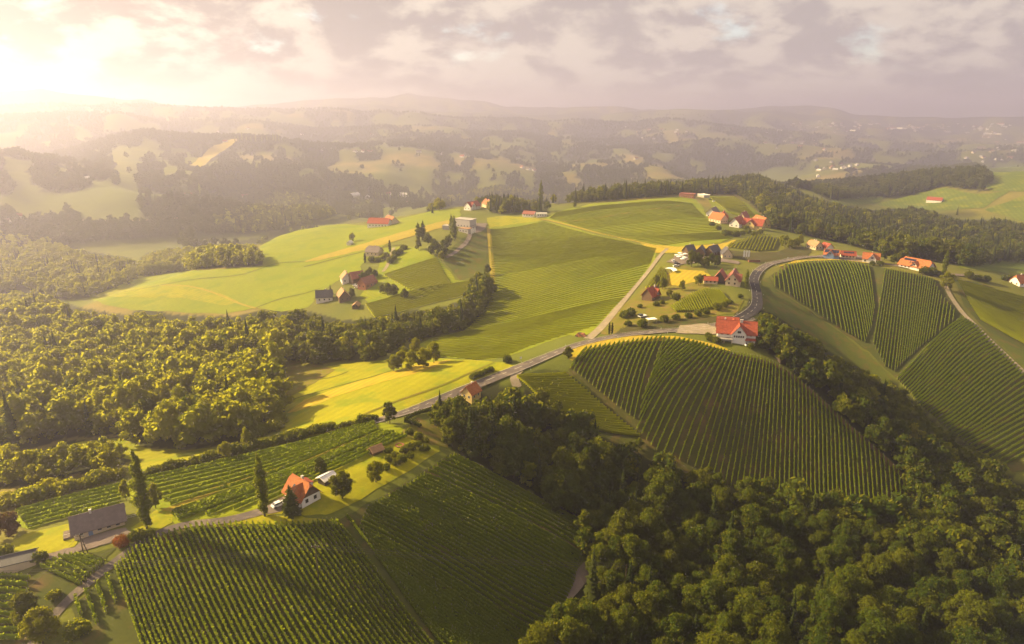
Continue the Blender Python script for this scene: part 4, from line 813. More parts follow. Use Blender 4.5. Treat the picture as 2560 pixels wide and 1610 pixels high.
# ------------------------------------------------------------------ houses
def slab(mb, poly, t=.22, mi=0):
    n = len(poly); vs = [tuple(p) for p in poly]+[(p[0], p[1], p[2]-t) for p in poly]
    a, b, c = Vector(poly[0]), Vector(poly[1]), Vector(poly[2]); up = (b-a).cross(c-a).z > 0
    top = tuple(range(n)); bot = tuple(range(2*n-1, n-1, -1)); side = [(i, n+i, n+(i+1) % n, (i+1) % n) for i in range(n)]
    if not up: top = top[::-1]; bot = bot[::-1]; side = [s[::-1] for s in side]
    mb.add(vs, [top, bot]+side, mi)
WCACHE = {}
def win_mesh(w, hh, frame, near):
    k = (round(w, 2), round(hh, 2), frame, near)
    if k not in WCACHE:
        if near:
            p = MB().box(-w/2+.07, w/2-.07, -.03, .05, .07, hh-.07); f = MB()
            for a in ((-w/2, w/2, 0, .09), (-w/2, w/2, hh-.09, hh)): f.box(a[0], a[1], -.07, .06, a[2], a[3])
            for x in (-w/2, w/2-.09, -.04): f.box(x, x+.09, -.065, .06, .085, hh-.085)
            s = MB().box(-w/2-.1, w/2+.1, -.16, .05, -.08, -.005)
            WCACHE[k] = [p.mesh('window'), f.mesh('frame'), s.mesh('sill')]; WCACHE[k][0].materials.append(MATS['glass']); WCACHE[k][1].materials.append(MATS[frame]); WCACHE[k][2].materials.append(MATS['frame_white'])
        else:
            p = MB().box(-w/2, w/2, -.05, .05, 0, hh, 1).box(-w/2+.1, -.04, -.07, .02, .1, hh-.1, 0).box(.04, w/2-.1, -.07, .02, .1, hh-.1, 0)
            me = p.mesh('window'); me.materials.append(MATS['glass']); me.materials.append(MATS[frame]); WCACHE[k] = [me]
    return WCACHE[k]
def window(parent, x, y, z, ang, w=1.0, hh=1.2, frame='frame_white', near=False):
    ms = win_mesh(w, hh, frame, near); o = link('window', ms[0], None, parent); o.location = (x, y, z); o.rotation_euler = (0, 0, ang)
    if near: link('frame', ms[1], None, o); link('sill', ms[2], None, o)
    return o
def yaw_of(u, v, du, dv):
    p = hit(u, v); a = Vector(P(u-du, v-dv, p.z)); b = Vector(P(u+du, v+dv, p.z)); d = b-a; yw = math.atan2(d.y, d.x)
    f = Vector((math.sin(yw), -math.cos(yw)))          # local -y
    if f.dot(Vector((-p.x, -p.y))) < 0: yw += math.pi
    return p, yw
def house(name, label, u, v, d, L, W, wall=3.0, rh=3.0, roof='roof_orange', walls='wall_white', hip=0.0, over=.5, cross=(), chim=((.15, .15),), win=None, near=False, frame='frame_white', door=None, base=2.5, gable=None, solar=None, sky=(), cat='house', dz=0.0, flat=False, group=None):
    p, yw = yaw_of(u, v, *d)
    # stand on the mean of the ground under the corners
    cs = [(Matrix.Rotation(yw, 2) @ Vector((sx*L/2, sy*W/2)))+p.xy for sx in (-1, 1) for sy in (-1, 1)]; z = sum(float(h(c.x, c.y)) for c in cs)/4+.15+dz
    t = thing(name, label, cat, (p.x, p.y, z), yw, group); l, w = L/2, W/2; o = over
    mb = MB()
    if flat:
        mb.box(-l, l, -w, w, -base, wall); mb.build('wall', walls, t)
        r = MB().box(-l-.25, l+.25, -w-.25, w+.25, wall+.004, wall+.28); r.box(-l-.25, l+.25, -w-.25, -w-.05, wall+.284, wall+.55); r.box(-l-.25, l+.25, w+.05, w+.25, wall+.284, wall+.55)
        ro = r.build('roof', roof, t)
    else:
        zh = wall+rh*(1-hip); yh = w*hip
        e = [(-w, -base), (w, -base), (w, wall-.02), (yh, zh-.12), (-yh, zh-.12), (-w, wall-.02)] if hip > .02 else [(-w, -base), (w, -base), (w, wall-.02), (0, wall+rh-.15), (-w, wall-.02)]
        n = len(e); vs = [(-l, a, b) for a, b in e]+[(l, a, b) for a, b in e]
        mb.add(vs, [tuple(range(n))[::-1] if False else tuple(range(n-1, -1, -1)), tuple(range(n, 2*n))]+[(i, (i+1) % n, n+(i+1) % n, n+i) for i in range(n)])
        mb.build('wall', walls, t)
        sl_ = rh/w; ze = wall-o*sl_; zr = wall+rh; hx = w*hip; r = MB()
        for s in (-1, 1):
            if hip > .02: poly = [(-l-o, s*(w+o), ze), (l+o, s*(w+o), ze), (l+o, s*yh, zh), (l+o-hx, 0, zr), (-l-o+hx, 0, zr), (-l-o, s*yh, zh)]
            else: poly = [(-l-o, s*(w+o), ze), (l+o, s*(w+o), ze), (l+o, 0, zr), (-l-o, 0, zr)]
            slab(r, poly)
        if hip > .02:
            for s in (-1, 1): slab(r, [(s*(l+o), -yh, zh), (s*(l+o), yh, zh), (s*(l+o-hx), 0, zr)], .2)
        ro = r.build('roof', roof, t)
        rd = MB().tube([(-l-o+hx, 0, zr+.03), (l+o-hx, 0, zr+.03)], .14, 5); rd.build('ridge_cap', roof, ro)
        if gable:
            g = MB()
            for s in (-1, 1): x = s*(l+.03); g.add([(x, -w*.98, wall-.1), (x, w*.98, wall-.1), (x, yh, zh-.3), (x, -yh, zh-.3)] if hip > .02 else [(x, -w*.98, wall-.1), (x, w*.98, wall-.1), (x, 0, wall+rh-.35)], [(0, 1, 2, 3)[:4 if hip > .02 else 3][::s]])
            g.build('gable_boarding', gable, t)
        for (cx, side, cw, pr, crh) in cross:
            cx = cx*l; y1 = side*(w+pr); yi = side*w*(1-crh/rh); c2 = cw/2; q = MB()
            ee = [(-c2, -base), (c2, -base), (c2, wall-.04), (0, wall+crh-.2), (-c2, wall-.04)]; vs = [(cx+a, side*w*.3, b) for a, b in ee]+[(cx+a, y1, b) for a, b in ee]
            q.add(vs, [(4, 3, 2, 1, 0), (5, 6, 7, 8, 9)]+[(i, (i+1) % 5, 5+(i+1) % 5, 5+i) for i in range(5)]); q.build('wing_wall', walls, t)
            q = MB(); k = crh/c2; y2 = y1+side*o
            for s in (-1, 1): slab(q, [(cx, yi, wall+crh), (cx, y2, wall+crh), (cx+s*(c2+o*.8), y2, wall-o*.8*k), (cx+s*(c2+o*.8), side*(w-o*.2), wall-o*.8*k+.02)], .2)
            q.build('wing_roof', roof, t)
            if pr > -.5: window(t, cx, y1+side*.02, wall+.1, 0 if side < 0 else math.pi, min(1.6, cw*.3), min(1.1, crh*.5), frame, near)
        if solar:
            x0, x1, a, b = solar; s = MB(); zz = lambda f: wall+rh*f+.16; yy = lambda f: -w*(1-f)
            nn = 6
            for i in range(nn):
                xa = (x0+(x1-x0)*i/nn)*l; xb = (x0+(x1-x0)*(i+.93)/nn)*l; s = MB(); s.add([(xa, yy(a), zz(a)), (xb, yy(a), zz(a)), (xb, yy(b), zz(b)), (xa, yy(b), zz(b)), (xa, yy(a), zz(a)-.1), (xb, yy(a), zz(a)-.1), (xb, yy(b), zz(b)-.1), (xa, yy(b), zz(b)-.1)], [(0, 1, 2, 3), (0, 4, 5, 1), (1, 5, 6, 2), (2, 6, 7, 3), (3, 7, 4, 0)]); s.build('solar_panel', 'solar', ro)
        for (fx, f) in sky:
            s = MB(); xa = fx*l; y0 = -w*(1-f); y1 = -w*(1-f-.2); z0 = wall+rh*f+.12; z1 = wall+rh*(f+.2)+.12; s.add([(xa, y0, z0), (xa+.8, y0, z0), (xa+.8, y1, z1), (xa, y1, z1), (xa, y0, z0-.1), (xa+.8, y0, z0-.1), (xa+.8, y1, z1-.1), (xa, y1, z1-.1)], [(0, 1, 2, 3), (0, 4, 5, 1), (1, 5, 6, 2), (2, 6, 7, 3), (3, 7, 4, 0)]); s.build('roof_window', 'glass', ro)
        for (cx, cy_) in chim:
            zt = zr+.7; zb = wall+rh*(1-abs(cy_))-.4; c = MB().box(cx*l-.3, cx*l+.3, cy_*w-.3, cy_*w+.3, zb, zt); c.box(cx*l-.38, cx*l+.38, cy_*w-.38, cy_*w+.38, zt+.003, zt+.14); c.build('chimney', 'chimney', ro)
    for side, n, fl in (win or ()):
        Ls = L if side in 'fb' else W
        for f in range(fl):
            for i in range(n):
                a = (i+.5)/n*Ls*.9-Ls*.45; zz = .95+f*2.6
                if zz+1.2 > wall+(rh*.5 if side in 'lr' else 0): continue
                if door is not None and side == door[0] and f == 0 and i == door[1]: continue
                if side == 'f': window(t, a, -w-.01, zz, 0, 1.0, 1.2, frame, near)
                elif side == 'b': window(t, a, w+.01, zz, math.pi, 1.0, 1.2, frame, near)
                elif side == 'l': window(t, -l-.01, a, zz, -math.pi/2, 1.0, 1.2, frame, near)
                else: window(t, l+.01, a, zz, math.pi/2, 1.0, 1.2, frame, near)
    if door:
        side, i = door[0], door[1]; n = [q for q in win if q[0] == side][0][1]; Ls = L if side in 'fb' else W; a = (i+.5)/n*Ls*.9-Ls*.45
        dm = MB().box(-.55, .55, -.06, .06, 0, 2.1); do = dm.build('door', 'shutter_brown' if len(door) < 3 else door[2], t)
        do.location = {'f': (a, -w-.01, .02), 'l': (-l-.01, a, .02), 'r': (l+.01, a, .02), 'b': (a, w+.01, .02)}[side]; do.rotation_euler = (0, 0, {'f': 0, 'l': -math.pi/2, 'r': math.pi/2, 'b': math.pi}[side])
        hd = MB().box(.35, .47, -.12, -.062, 1.0, 1.08).build('handle', 'metal_grey', do)
    t['w'] = W; t['l'] = L
    return t
def strip(o):
    for k in ('w', 'l'):
        if k in o: del o[k]
    return o
H = {}
# --- nearest houses
H['grey'] = g = house('long_house', 'long low cottage with a big grey-brown tiled roof and pale walls, near the bottom left', 250, 1316, (55, -15), 12.6, 7.2, 2.5, 3.0, 'roof_grey', 'wall_cream', over=.7, chim=((-.25, -.05),), win=(('f', 5, 1), ('l', 2, 1), ('r', 2, 1)), door=('f', 1, 'wall_blue'), near=True, frame='frame_dark')
mb = MB().box(-9.0, -6.5, -1.5, 2.6, -1.6, .12); mb.build('terrace', 'paving', g)
mb = MB()
for x in (-8.9, -6.8): mb.box(x, x+.14, -1.45, -1.31, .12, 1.1)
mb.box(-8.9, -6.7, -1.44, -1.34, 1.104, 1.2); mb.build('railing', 'frame_white', g)
mb = MB()
for i in range(5): mb.box(6.9+i*1.1, 7.0+i*1.1, -.3, -.2, -1.4, 1.0)
mb.box(6.7, 11.6, -.29, -.21, 1.003, 1.09); mb.box(6.7, 11.6, -.28, -.22, .45, .53); mb.build('handrail', 'frame_white', g)
t = house('garage', 'small garage with a grey single-slope roof at the left edge', 50, 1413, (33, -8), 8, 5, 2.6, 1.3, 'roof_slate', 'wall_cream', chim=(), over=.35, win=(('r', 1, 1),), cat='garage', near=True, frame='frame_dark')
H['white'] = t = house('farmhouse', 'white house with a steep orange-red roof, dormers and a gabled porch, nearest of all', 757, 1245, (22, 13), 9.0, 6.6, 2.9, 4.0, 'roof_orange', 'wall_white', hip=.22, over=.7, cross=((.35, -1, 4.6, .9, 3.5),), chim=((.05, .12),), win=(('f', 4, 1), ('r', 2, 1), ('l', 2, 1)), near=True, frame='frame_dark', gable='timber', sky=((-.35, .35),))
for k, xx in enumerate((-.1, .35)):      # dormers on the garden side
    x = xx*4.5; d = MB().box(x-.85, x+.85, .9, 2.5, 3.9, 5.5); do = d.build('dormer', 'wall_white', t); r = MB(); slab(r, [(x-1.1, .2, 6.3), (x+1.1, .2, 6.3), (x+1.1, 2.8, 5.52), (x-1.1, 2.8, 5.52)], .16); r.build('dormer_roof', 'roof_red', do); window(do, x, 2.51, 4.3, math.pi, .9, .9, 'frame_dark', False)
pr = MB()
for s in (-1, 1): pr.box(1.6+s*.95-.12, 1.6+s*.95+.12, -6.2, -5.95, -2, 2.1)
po = pr.build('porch', 'wall_white', t); r = MB()
for s in (-1, 1): slab(r, [(1.6, -4.1, 3.0), (1.6, -6.4, 3.0), (1.6+s*1.35, -6.4, 2.0), (1.6+s*1.35, -4.1, 2.0)], .14)
r.build('porch_roof', 'roof_red', po)
house('garden_hut', 'small wooden hut with a tan roof beside the orchard', 940, 1132, (16, -6), 3.8, 2.8, 1.7, 1.0, 'roof_tan', 'timber', chim=(), over=.6, win=(('f', 1, 1),), cat='hut', frame='frame_dark')
house('garden_shed', 'pale-roofed shed half hidden behind the big round garden tree', 818, 1205, (13, -7), 4.5, 3.5, 2.1, .7, 'wall_white', 'timber_dark', chim=(), win=(('f', 1, 1),), cat='shed', frame='frame_dark')
house('roadside_house', 'small yellow house with an orange roof at the roadside above the ravine wood', 1178, 994, (16, -9), 6.5, 5.6, 3.2, 3.0, 'roof_orange', 'wall_yellow', chim=((.3, .1),), win=(('f', 2, 2), ('l', 2, 2), ('r', 2, 2)), frame='frame_white')
# --- the inn
H['inn'] = t = house('inn', 'large white inn with red roofs and a middle gable, right of the road fork', 1838, 846, (40, 3), 17.5, 9.5, 5.0, 4.6, 'roof_red', 'wall_white', over=.8, cross=((.12, -1, 6.6, 1.4, 4.0), (-.1, 1, 6.5, 2.0, 3.6)), chim=((-.62, .1), (.28, -.12), (.2, -.12)), win=(('f', 6, 2), ('l', 3, 2), ('r', 3, 2)), near=True, frame='shutter_brown', gable='timber', base=4.5)
for i in range(5): window(t, 1.05-2.0+i*1.0, -4.75-1.42, 2.9, 0, .65, 1.0, 'frame_dark', True)
mb = MB(); mb.box(-9.4, -1.6, -7.6, -4.76, 1.9, 2.1); b = mb.build('balcony', 'concrete', t); mb = MB()
for i in range(13): mb.box(-9.3+i*.62, -9.18+i*.62, -7.55, -7.45, 2.11, 3.05)
mb.box(-9.4, -1.6, -7.58, -7.42, 3.054, 3.16); mb.build('balustrade', 'timber', b)
for x in (-9.2, -5.6, -2.0): MB().box(x-.15, x+.15, -7.5, -7.2, -4.2, 1.89).build('pillar', 'wall_cream', b)
mb = MB(); slab(mb, [(3.9, -4.9, 2.6), (8.9, -4.9, 2.6), (8.9, -7.0, 2.1), (3.9, -7.0, 2.1)], .18); mb.build('canopy_roof', 'roof_red', t)
mb = MB(); mb.box(-8.2, 1.2, 5.2, 13.2, -3, 4.6); wg = mb.build('rear_wing', 'wall_white', t); mb = MB()
slab(mb, [(-8.9, 4.2, 4.3), (1.9, 4.2, 4.3), (1.9, 9.2, 8.6), (-8.9, 9.2, 8.6)]); slab(mb, [(-8.9, 14.2, 4.3), (1.9, 14.2, 4.3), (1.9, 9.2, 8.6), (-8.9, 9.2, 8.6)]); mb.build('rear_roof', 'roof_red', wg)
mb = MB(); mb.add([(-8.18, 5.2, 4.59), (-8.18, 13.2, 4.59), (-8.18, 9.2, 8.2), (1.18, 5.2, 4.59), (1.18, 13.2, 4.59), (1.18, 9.2, 8.2)], [(0, 2, 1), (3, 4, 5)]); mb.build('rear_gable', 'timber', wg)
mb = MB(); mb.add([(-15, -1, .2), (-8.8, -1, .4), (-8.8, 5, .4), (-14, 5.5, .2), (-15, -1, -2), (-8.8, -1, -2), (-8.8, 5, -2), (-14, 5.5, -2)], [(0, 1, 2, 3), (0, 4, 5, 1), (3, 7, 4, 0), (2, 6, 7, 3)]); mb.build('guest_terrace', 'wall_cream', t)
# --- inside the road bend
house('bend_house', 'red-roofed cream house with its gable to the viewer, inside the road bend', 1832, 708, (12, -26), 15, 7.5, 3.6, 4.4, 'roof_pink', 'wall_cream', over=.7, cross=((-.55, -1, 5.5, 1.0, 3.6),), chim=((.1, .1),), win=(('f', 4, 1), ('l', 2, 2)), frame='shutter_brown', gable='wall_cream')
house('bend_barn', 'dark wooden barn with a steep tan-red roof beside the red-roofed bend house', 1800, 704, (13, -20), 9, 7, 3.0, 4.6, 'roof_pink', 'timber_dark', over=.6, chim=(), win=(('l', 1, 1),), cat='barn', frame='frame_dark')
house('bend_outbuilding', 'low outbuilding with a red roof left of the dark wooden barn', 1776, 708, (18, 1), 8, 5, 2.4, 1.8, 'roof_red', 'wall_cream', over=.4, chim=(), win=(('f', 3, 1),), cat='outbuilding', frame='frame_dark')
house('vineyard_hut', 'brown hut with a steep red roof beside the long gravel track', 1627, 748, (17, -6), 8.5, 7, 3.2, 4.2, 'roof_red', 'timber', over=.6, chim=((.5, -.2),), win=(('f', 2, 1), ('r', 2, 1)), cat='hut', frame='frame_white', cross=((.3, -1, 5, .3, 3.6),))
for i, (u, v, d, L, W, lab) in enumerate([(1722, 636, (12, -2), 8, 6, 'low grey-roofed tavern wing nearest the white parasols'), (1751, 638, (9, -9), 9, 7, 'steep dark grey tavern roof, second from the parasols'), (1781, 637, (12, -3), 11, 7, 'dark grey tavern roof with dormers, third from the parasols'), (1815, 643, (10, 12), 10, 7, 'tall slate-roofed tavern house nearest the three white flags')]):
    house('tavern', lab, u, v, d, L, W, 3.2, 3.8, 'roof_slate', 'wall_cream' if i == 3 else 'timber', over=.5, chim=((.2, .1),) if i != 1 else (), win=(('f', 3, 1), ('r', 2, 1)), frame='frame_white', sky=((.1, .3),) if i == 1 else ())
# --- farm on the upper hill
for (u, v, d, L, W, wl, rf, lab, kw) in [
  (1782, 541, (14, -5), 14, 9, 'wall_white', 'roof_grey', 'pale grey-roofed shed, leftmost of the hilltop farm', {}),
  (1795, 555, (16, 3), 15, 9, 'wall_cream', 'roof_orange', 'bright orange-roofed barn of the hilltop farm beside the grey-roofed shed', {}),
  (1808, 551, (3, -10), 12, 8, 'timber', 'roof_red', 'dark red-roofed barn of the hilltop farm behind the orange barn', {}),
  (1843, 566, (18, -6), 16, 9, 'wall_white', 'roof_red', 'white-walled red-roofed house in the middle of the hilltop farm', {}),
  (1858, 552, (10, -3), 11, 7, 'wall_cream', 'roof_pink', 'small pinkish-roofed house behind the middle of the hilltop farm', {}),
  (1882, 571, (20, 2), 19, 11, 'wall_yellow', 'roof_red', 'wide red-roofed farmhouse with a front gable on the hilltop farm', dict(cross=((-.1, -1, 8, 1.0, 4.2),), hip=.25)),
  (1901, 564, (20, 7), 21, 10, 'wall_yellow', 'roof_orange', 'long orange-roofed yellow house, rightmost of the hilltop farm', dict(hip=.15))]:
    house('farm_building', lab, u, v, d, L, W, 4.0, 4.8, rf, wl, over=.7, chim=((.3, .1),), win=(('f', 4, 1), ('r', 3, 1), ('l', 2, 1)), frame='frame_dark', **kw)
house('modern_house', 'reddish flat-roofed modern house on the very top of the vineyard hill', 1718, 493, (16, 1), 17, 9, 4.2, 0, 'roof_pink', 'wall_brick', flat=True, win=(('f', 6, 1), ('r', 2, 1)), frame='frame_white')
house('modern_annex', 'low pale flat-roofed building beside the reddish hilltop house', 1758, 493, (14, 3), 15, 8, 3.0, 0, 'wall_white', 'wall_grey', flat=True, win=(('f', 5, 1),), frame='frame_white', cat='building')
# --- row of houses along the road on the right
house('village_house', 'tan-roofed house at the top of the row above the road', 2035, 622, (17, 4), 9.5, 6.5, 3.4, 3.0, 'roof_tan', 'wall_cream', hip=.3, chim=((-.2, .1), (.2, .1)), win=(('f', 4, 1), ('r', 2, 1)), frame='shutter_brown')
house('village_house', 'small red-roofed house just right of the tan-roofed one', 2066, 625, (14, 4), 7.5, 6, 2.9, 2.5, 'roof_red', 'wall_white', chim=(), win=(('f', 3, 1),), frame='shutter_brown')
house('village_house', 'blue-walled house with a red gable and solar panels on the roof', 2078, 645, (20, 2), 10, 6.5, 3.1, 3.0, 'roof_orange', 'wall_blue', cross=((-.1, -1, 5, 1.0, 3.2),), solar=(-.95, .95, .35, .9), chim=(), win=(('f', 4, 1), ('r', 2, 1)), frame='frame_white')
house('village_house', 'low red-roofed house with a dark solar strip, between the blue house and the gabled one', 2119, 645, (18, 1), 9.5, 6, 2.6, 2.5, 'roof_red', 'wall_cream', solar=(-.7, .75, .45, .75), chim=(), win=(('f', 4, 1),), frame='frame_dark')
house('village_house', 'white house with a red roof and wooden front gable, fourth along the right-hand road', 2176, 656, (22, 2), 10.5, 7, 3.2, 3.6, 'roof_orange', 'wall_white', cross=((.15, -1, 5, .6, 3.8),), chim=((.05, .1),), win=(('f', 4, 1), ('r', 2, 1)), frame='shutter_brown', gable='timber')
house('long_farmhouse', 'long farmhouse with a broad orange half-hipped roof and solar panels above the right vineyard', 2290, 672, (42, 8), 19, 9.5, 3.0, 4.2, 'roof_orange', 'wall_white', hip=.35, over=.9, cross=((.12, -1, 4.5, .2, 3.0),), solar=(-.85, .0, .55, .82), sky=((-.35, .25), (-.2, .25)), chim=(), win=(('f', 7, 1), ('r', 3, 1)), frame='shutter_brown')
house('edge_house', 'orange-roofed white house cut off by the right edge', 2553, 712, (26, -2), 13, 8, 2.8, 4.2, 'roof_orange', 'wall_white', hip=.3, chim=((-.2, .1),), win=(('f', 4, 1), ('l', 2, 1)), frame='shutter_brown')
# --- winery on the spur, houses round it
H['winery'] = house('winery', 'grey flat-roofed modern winery on the spur above the bowl of vines', 1162, 566, (20, 2), 20, 12, 7.5, 0, 'concrete', 'wall_grey', flat=True, win=(('f', 5, 1), ('r', 3, 1)), frame='frame_dark', cat='winery')
house('winery_annex', 'low flat-roofed annex in front of the grey winery', 1163, 580, (10, 1), 11, 7, 3.6, 0, 'roof_tan', 'wall_grey', flat=True, win=(('f', 3, 1),), frame='frame_dark', cat='building')
house('winery_annex', 'small flat-roofed wing left of the grey winery, behind the poplars', 1118, 572, (9, -5), 9, 7, 3.4, 0, 'concrete', 'wall_grey', flat=True, win=(('f', 2, 1),), frame='frame_dark', cat='building')
house('crest_house', 'red-roofed house with a pale gable on the crest behind the winery', 1181, 523, (18, -3), 18, 10, 4, 5, 'roof_red', 'wall_white', cross=((-.5, -1, 8, 1, 4.6),), chim=((.2, .1),), win=(('f', 4, 1), ('l', 2, 1)), frame='frame_dark')
house('crest_house', 'orange-roofed house behind the slim tree on the crest, right of the red-roofed one', 1219, 517, (12, 4), 14, 9, 4, 5, 'roof_orange', 'wall_cream', chim=(), win=(('f', 3, 1),), frame='frame_dark')
house('crest_house', 'small pinkish-roofed white house at the end of the conifers on the crest', 1324, 541, (14, 1), 13, 8, 3, 2.6, 'roof_pink', 'wall_white', chim=(), win=(('f', 4, 1),), frame='frame_dark')
house('crest_garage', 'row of white garages right of the small crest house', 1354, 541, (11, 0), 11, 6, 3, 0, 'wall_white', 'wall_white', flat=True, win=(('f', 4, 1),), frame='frame_dark', cat='garage')
house('valley_farm', 'long red-roofed farmhouse at the far edge of the bright green slope', 950, 566, (21, 1), 24, 11, 4, 5, 'roof_red', 'wall_white', hip=.2, chim=((.1, .1),), win=(('f', 6, 1),), frame='frame_dark')
house('valley_farm', 'orange-roofed barn just right of the long farmhouse on the far green slope', 978, 559, (15, 5), 18, 10, 3.6, 4.6, 'roof_orange', 'wall_cream', chim=(), win=(('f', 4, 1),), frame='frame_dark', cat='barn')
house('slope_house', 'grey-brown half-hipped house among trees on the green slope', 936, 637, (14, 1), 13, 9, 3.4, 4.4, 'roof_grey', 'wall_cream', hip=.4, chim=((.2, .1),), win=(('f', 3, 1),), frame='shutter_brown')
# --- hamlet
for (nm, u, v, d, L, W, wl, rf, lab, kw) in [
  ('hamlet_house', 866, 703, (8, 12), 11, 8, 'wall_white', 'roof_tan', 'white house with a pale lit roof at the back of the hillside hamlet', {}),
  ('hamlet_barn', 892, 703, (12, -2), 11, 7, 'timber', 'roof_pink', 'brown barn behind the parked cars in the hillside hamlet', {}),
  ('hamlet_barn', 919, 716, (18, -6), 14, 8, 'wall_brick', 'roof_pink', 'long reddish barn on the right side of the hillside hamlet', {}),
  ('hamlet_house', 812, 751, (18, -1), 12, 8, 'wall_white', 'roof_slate', 'white house with a dark slate roof, leftmost of the hillside hamlet', {}),
  ('hamlet_house', 859, 748, (10, 14), 12, 8, 'timber', 'roof_tan', 'wooden house with a tan lit roof in the middle of the hillside hamlet', {}),
  ('hamlet_shed', 891, 768, (7, -9), 7, 4.5, 'timber', 'roof_tan', 'small tilted-roof shed at the wood edge below the hillside hamlet', {})]:
    house(nm, lab, u, v, d, L, W, 3.6 if 'shed' not in nm else 2, 4.4 if 'shed' not in nm else 1.6, rf, wl, chim=((.2, .1),) if nm == 'hamlet_house' else (), win=(('f', 3, 1), ('r', 2, 1), ('l', 2, 1)), frame='frame_dark', cat=nm.split('_')[1], **kw)
house('field_hut', 'tiny white hut by a lone tree in the middle of the green slope', 875, 612, (7, -3), 6, 4, 2.4, 1.6, 'wall_white', 'wall_white', chim=(), win=(('f', 1, 1),), cat='hut')
# --- valley behind and hills in the haze: plain small houses
def far_house(u, v, L, W, rf, wl, lab, group=None, wall=4.0, name='distant_house', cat='house', yw=None, pt=None):
    p = hit(u, v) if pt is None else pt; yw = random.uniform(0, 3.14) if yw is None else yw
    key = (round(L), round(W), rf, wl)
    if key not in WCACHE:
        l, w = L/2, W/2; rh = W*.42; m = MB(); vs = []
        e = [(-w, -3), (w, -3), (w, wall), (0, wall+rh-.2), (-w, wall)]; vs = [(-l, a, b) for a, b in e]+[(l, a, b) for a, b in e]; m.add(vs, [(4, 3, 2, 1, 0), (5, 6, 7, 8, 9)]+[(i, (i+1) % 5, 5+(i+1) % 5, 5+i) for i in range(5)], 0)
        k = MB()
        for s in (-1, 1): slab(k, [(-l-.5, s*(w+.5), wall-.4), (l+.5, s*(w+.5), wall-.4), (l+.5, 0, wall+rh), (-l-.5, 0, wall+rh)], .3)
        a = m.mesh('wall'); a.materials.append(MATS[wl]); b = k.mesh('roof'); b.materials.append(MATS[rf]); WCACHE[key] = (a, b)
    a, b = WCACHE[key]; t = thing(name, lab, cat, (p[0], p[1], float(h(p[0], p[1]))), yw, group); link('wall', a, None, t); link('roof', b, None, t); return t
for (u, v, L, W, rf, wl, lab) in [(887, 490, 26, 12, 'wall_white', 'wall_white', 'white flat hall in the hazy valley, leftmost of the four'), (918, 495, 20, 10, 'wall_white', 'wall_grey', 'low white hall in front of the other halls in the hazy valley'), (963, 488, 34, 12, 'roof_pink', 'wall_white', 'long hall in the hazy valley beside the row of poplars'), (1010, 490, 24, 12, 'wall_white', 'wall_white', 'white hall in the hazy valley, rightmost of the four'), (1018, 510, 18, 10, 'roof_red', 'wall_white', 'red-roofed house by the valley road behind the crest'),
  (473, 492, 16, 10, 'roof_red', 'wall_white', 'red-roofed house beside the lone poplar on the round hazy hill'), (611, 494, 18, 10, 'roof_pink', 'wall_white', 'pale house on the saddle right of the lone hazy poplar'), (218, 450, 16, 9, 'wall_white', 'wall_white', 'small white house on the wooded slope at the upper left'), (8, 560, 20, 12, 'roof_grey', 'wall_white', 'white house at the left edge in the misty valley'), (44, 545, 14, 9, 'roof_pink', 'wall_white', 'small pale house in the misty valley near the left edge'), (702, 542, 14, 9, 'roof_pink', 'wall_white', 'pale house among trees below the round hazy hill'), (2336, 505, 22, 10, 'roof_red', 'wall_white', 'red-roofed farmhouse among the terraced fields on the right')]:
    far_house(u, v, L, W, rf, wl, lab)
for (u, v) in [(563, 356), (691, 403), (806, 375), (824, 372), (888, 380), (909, 380), (925, 381), (1047, 381), (1106, 386), (1156, 393), (620, 322), (545, 330), (755, 337), (930, 338), (1170, 350), (1440, 368), (1590, 398), (1320, 425), (1305, 420), (1335, 428)]:
    far_house(u, v, random.choice((14, 18)), 10, random.choice(('roof_red', 'roof_pink', 'roof_grey')), 'wall_white', 'tiny pale house on a hazy crest beyond the valley', 'tiny houses on the hazy crests')
def villages():
    n = 0
    spots = [(2150, 318, 190, 12, 70), (2420, 322, 160, 12, 60), (1650, 335, 120, 20, 22), (2000, 360, 130, 18, 26), (2080, 420, 60, 16, 24), (2480, 375, 90, 25, 30), (1780, 395, 160, 25, 18), (1900, 410, 40, 12, 14), (2300, 350, 150, 20, 22)]
    for (u, v, su, sv, k) in spots:
        for i in range(k):
            uu, vv = random.gauss(u, su*.6), random.gauss(v, sv*.6)
            p = hit(uu, vv); D = math.hypot(p.x, p.y)
            if D > 11000 or D < 2600 or n > 170 or random.random() < .25: continue
            big = random.random() < .1 and D > 4000; L = random.choice((14, 18)) if not big else 36
            far_house(0, 0, L if D < 5000 else L*1.4, 10 if not big else 18, random.choice(('roof_pink', 'roof_pink', 'wall_white', 'wall_grey', 'roof_grey')), random.choice(('wall_white', 'wall_cream', 'wall_grey')), 'tiny pale house scattered over the bluish plain on the right', 'houses on the bluish plain', pt=p); n += 1
villages()

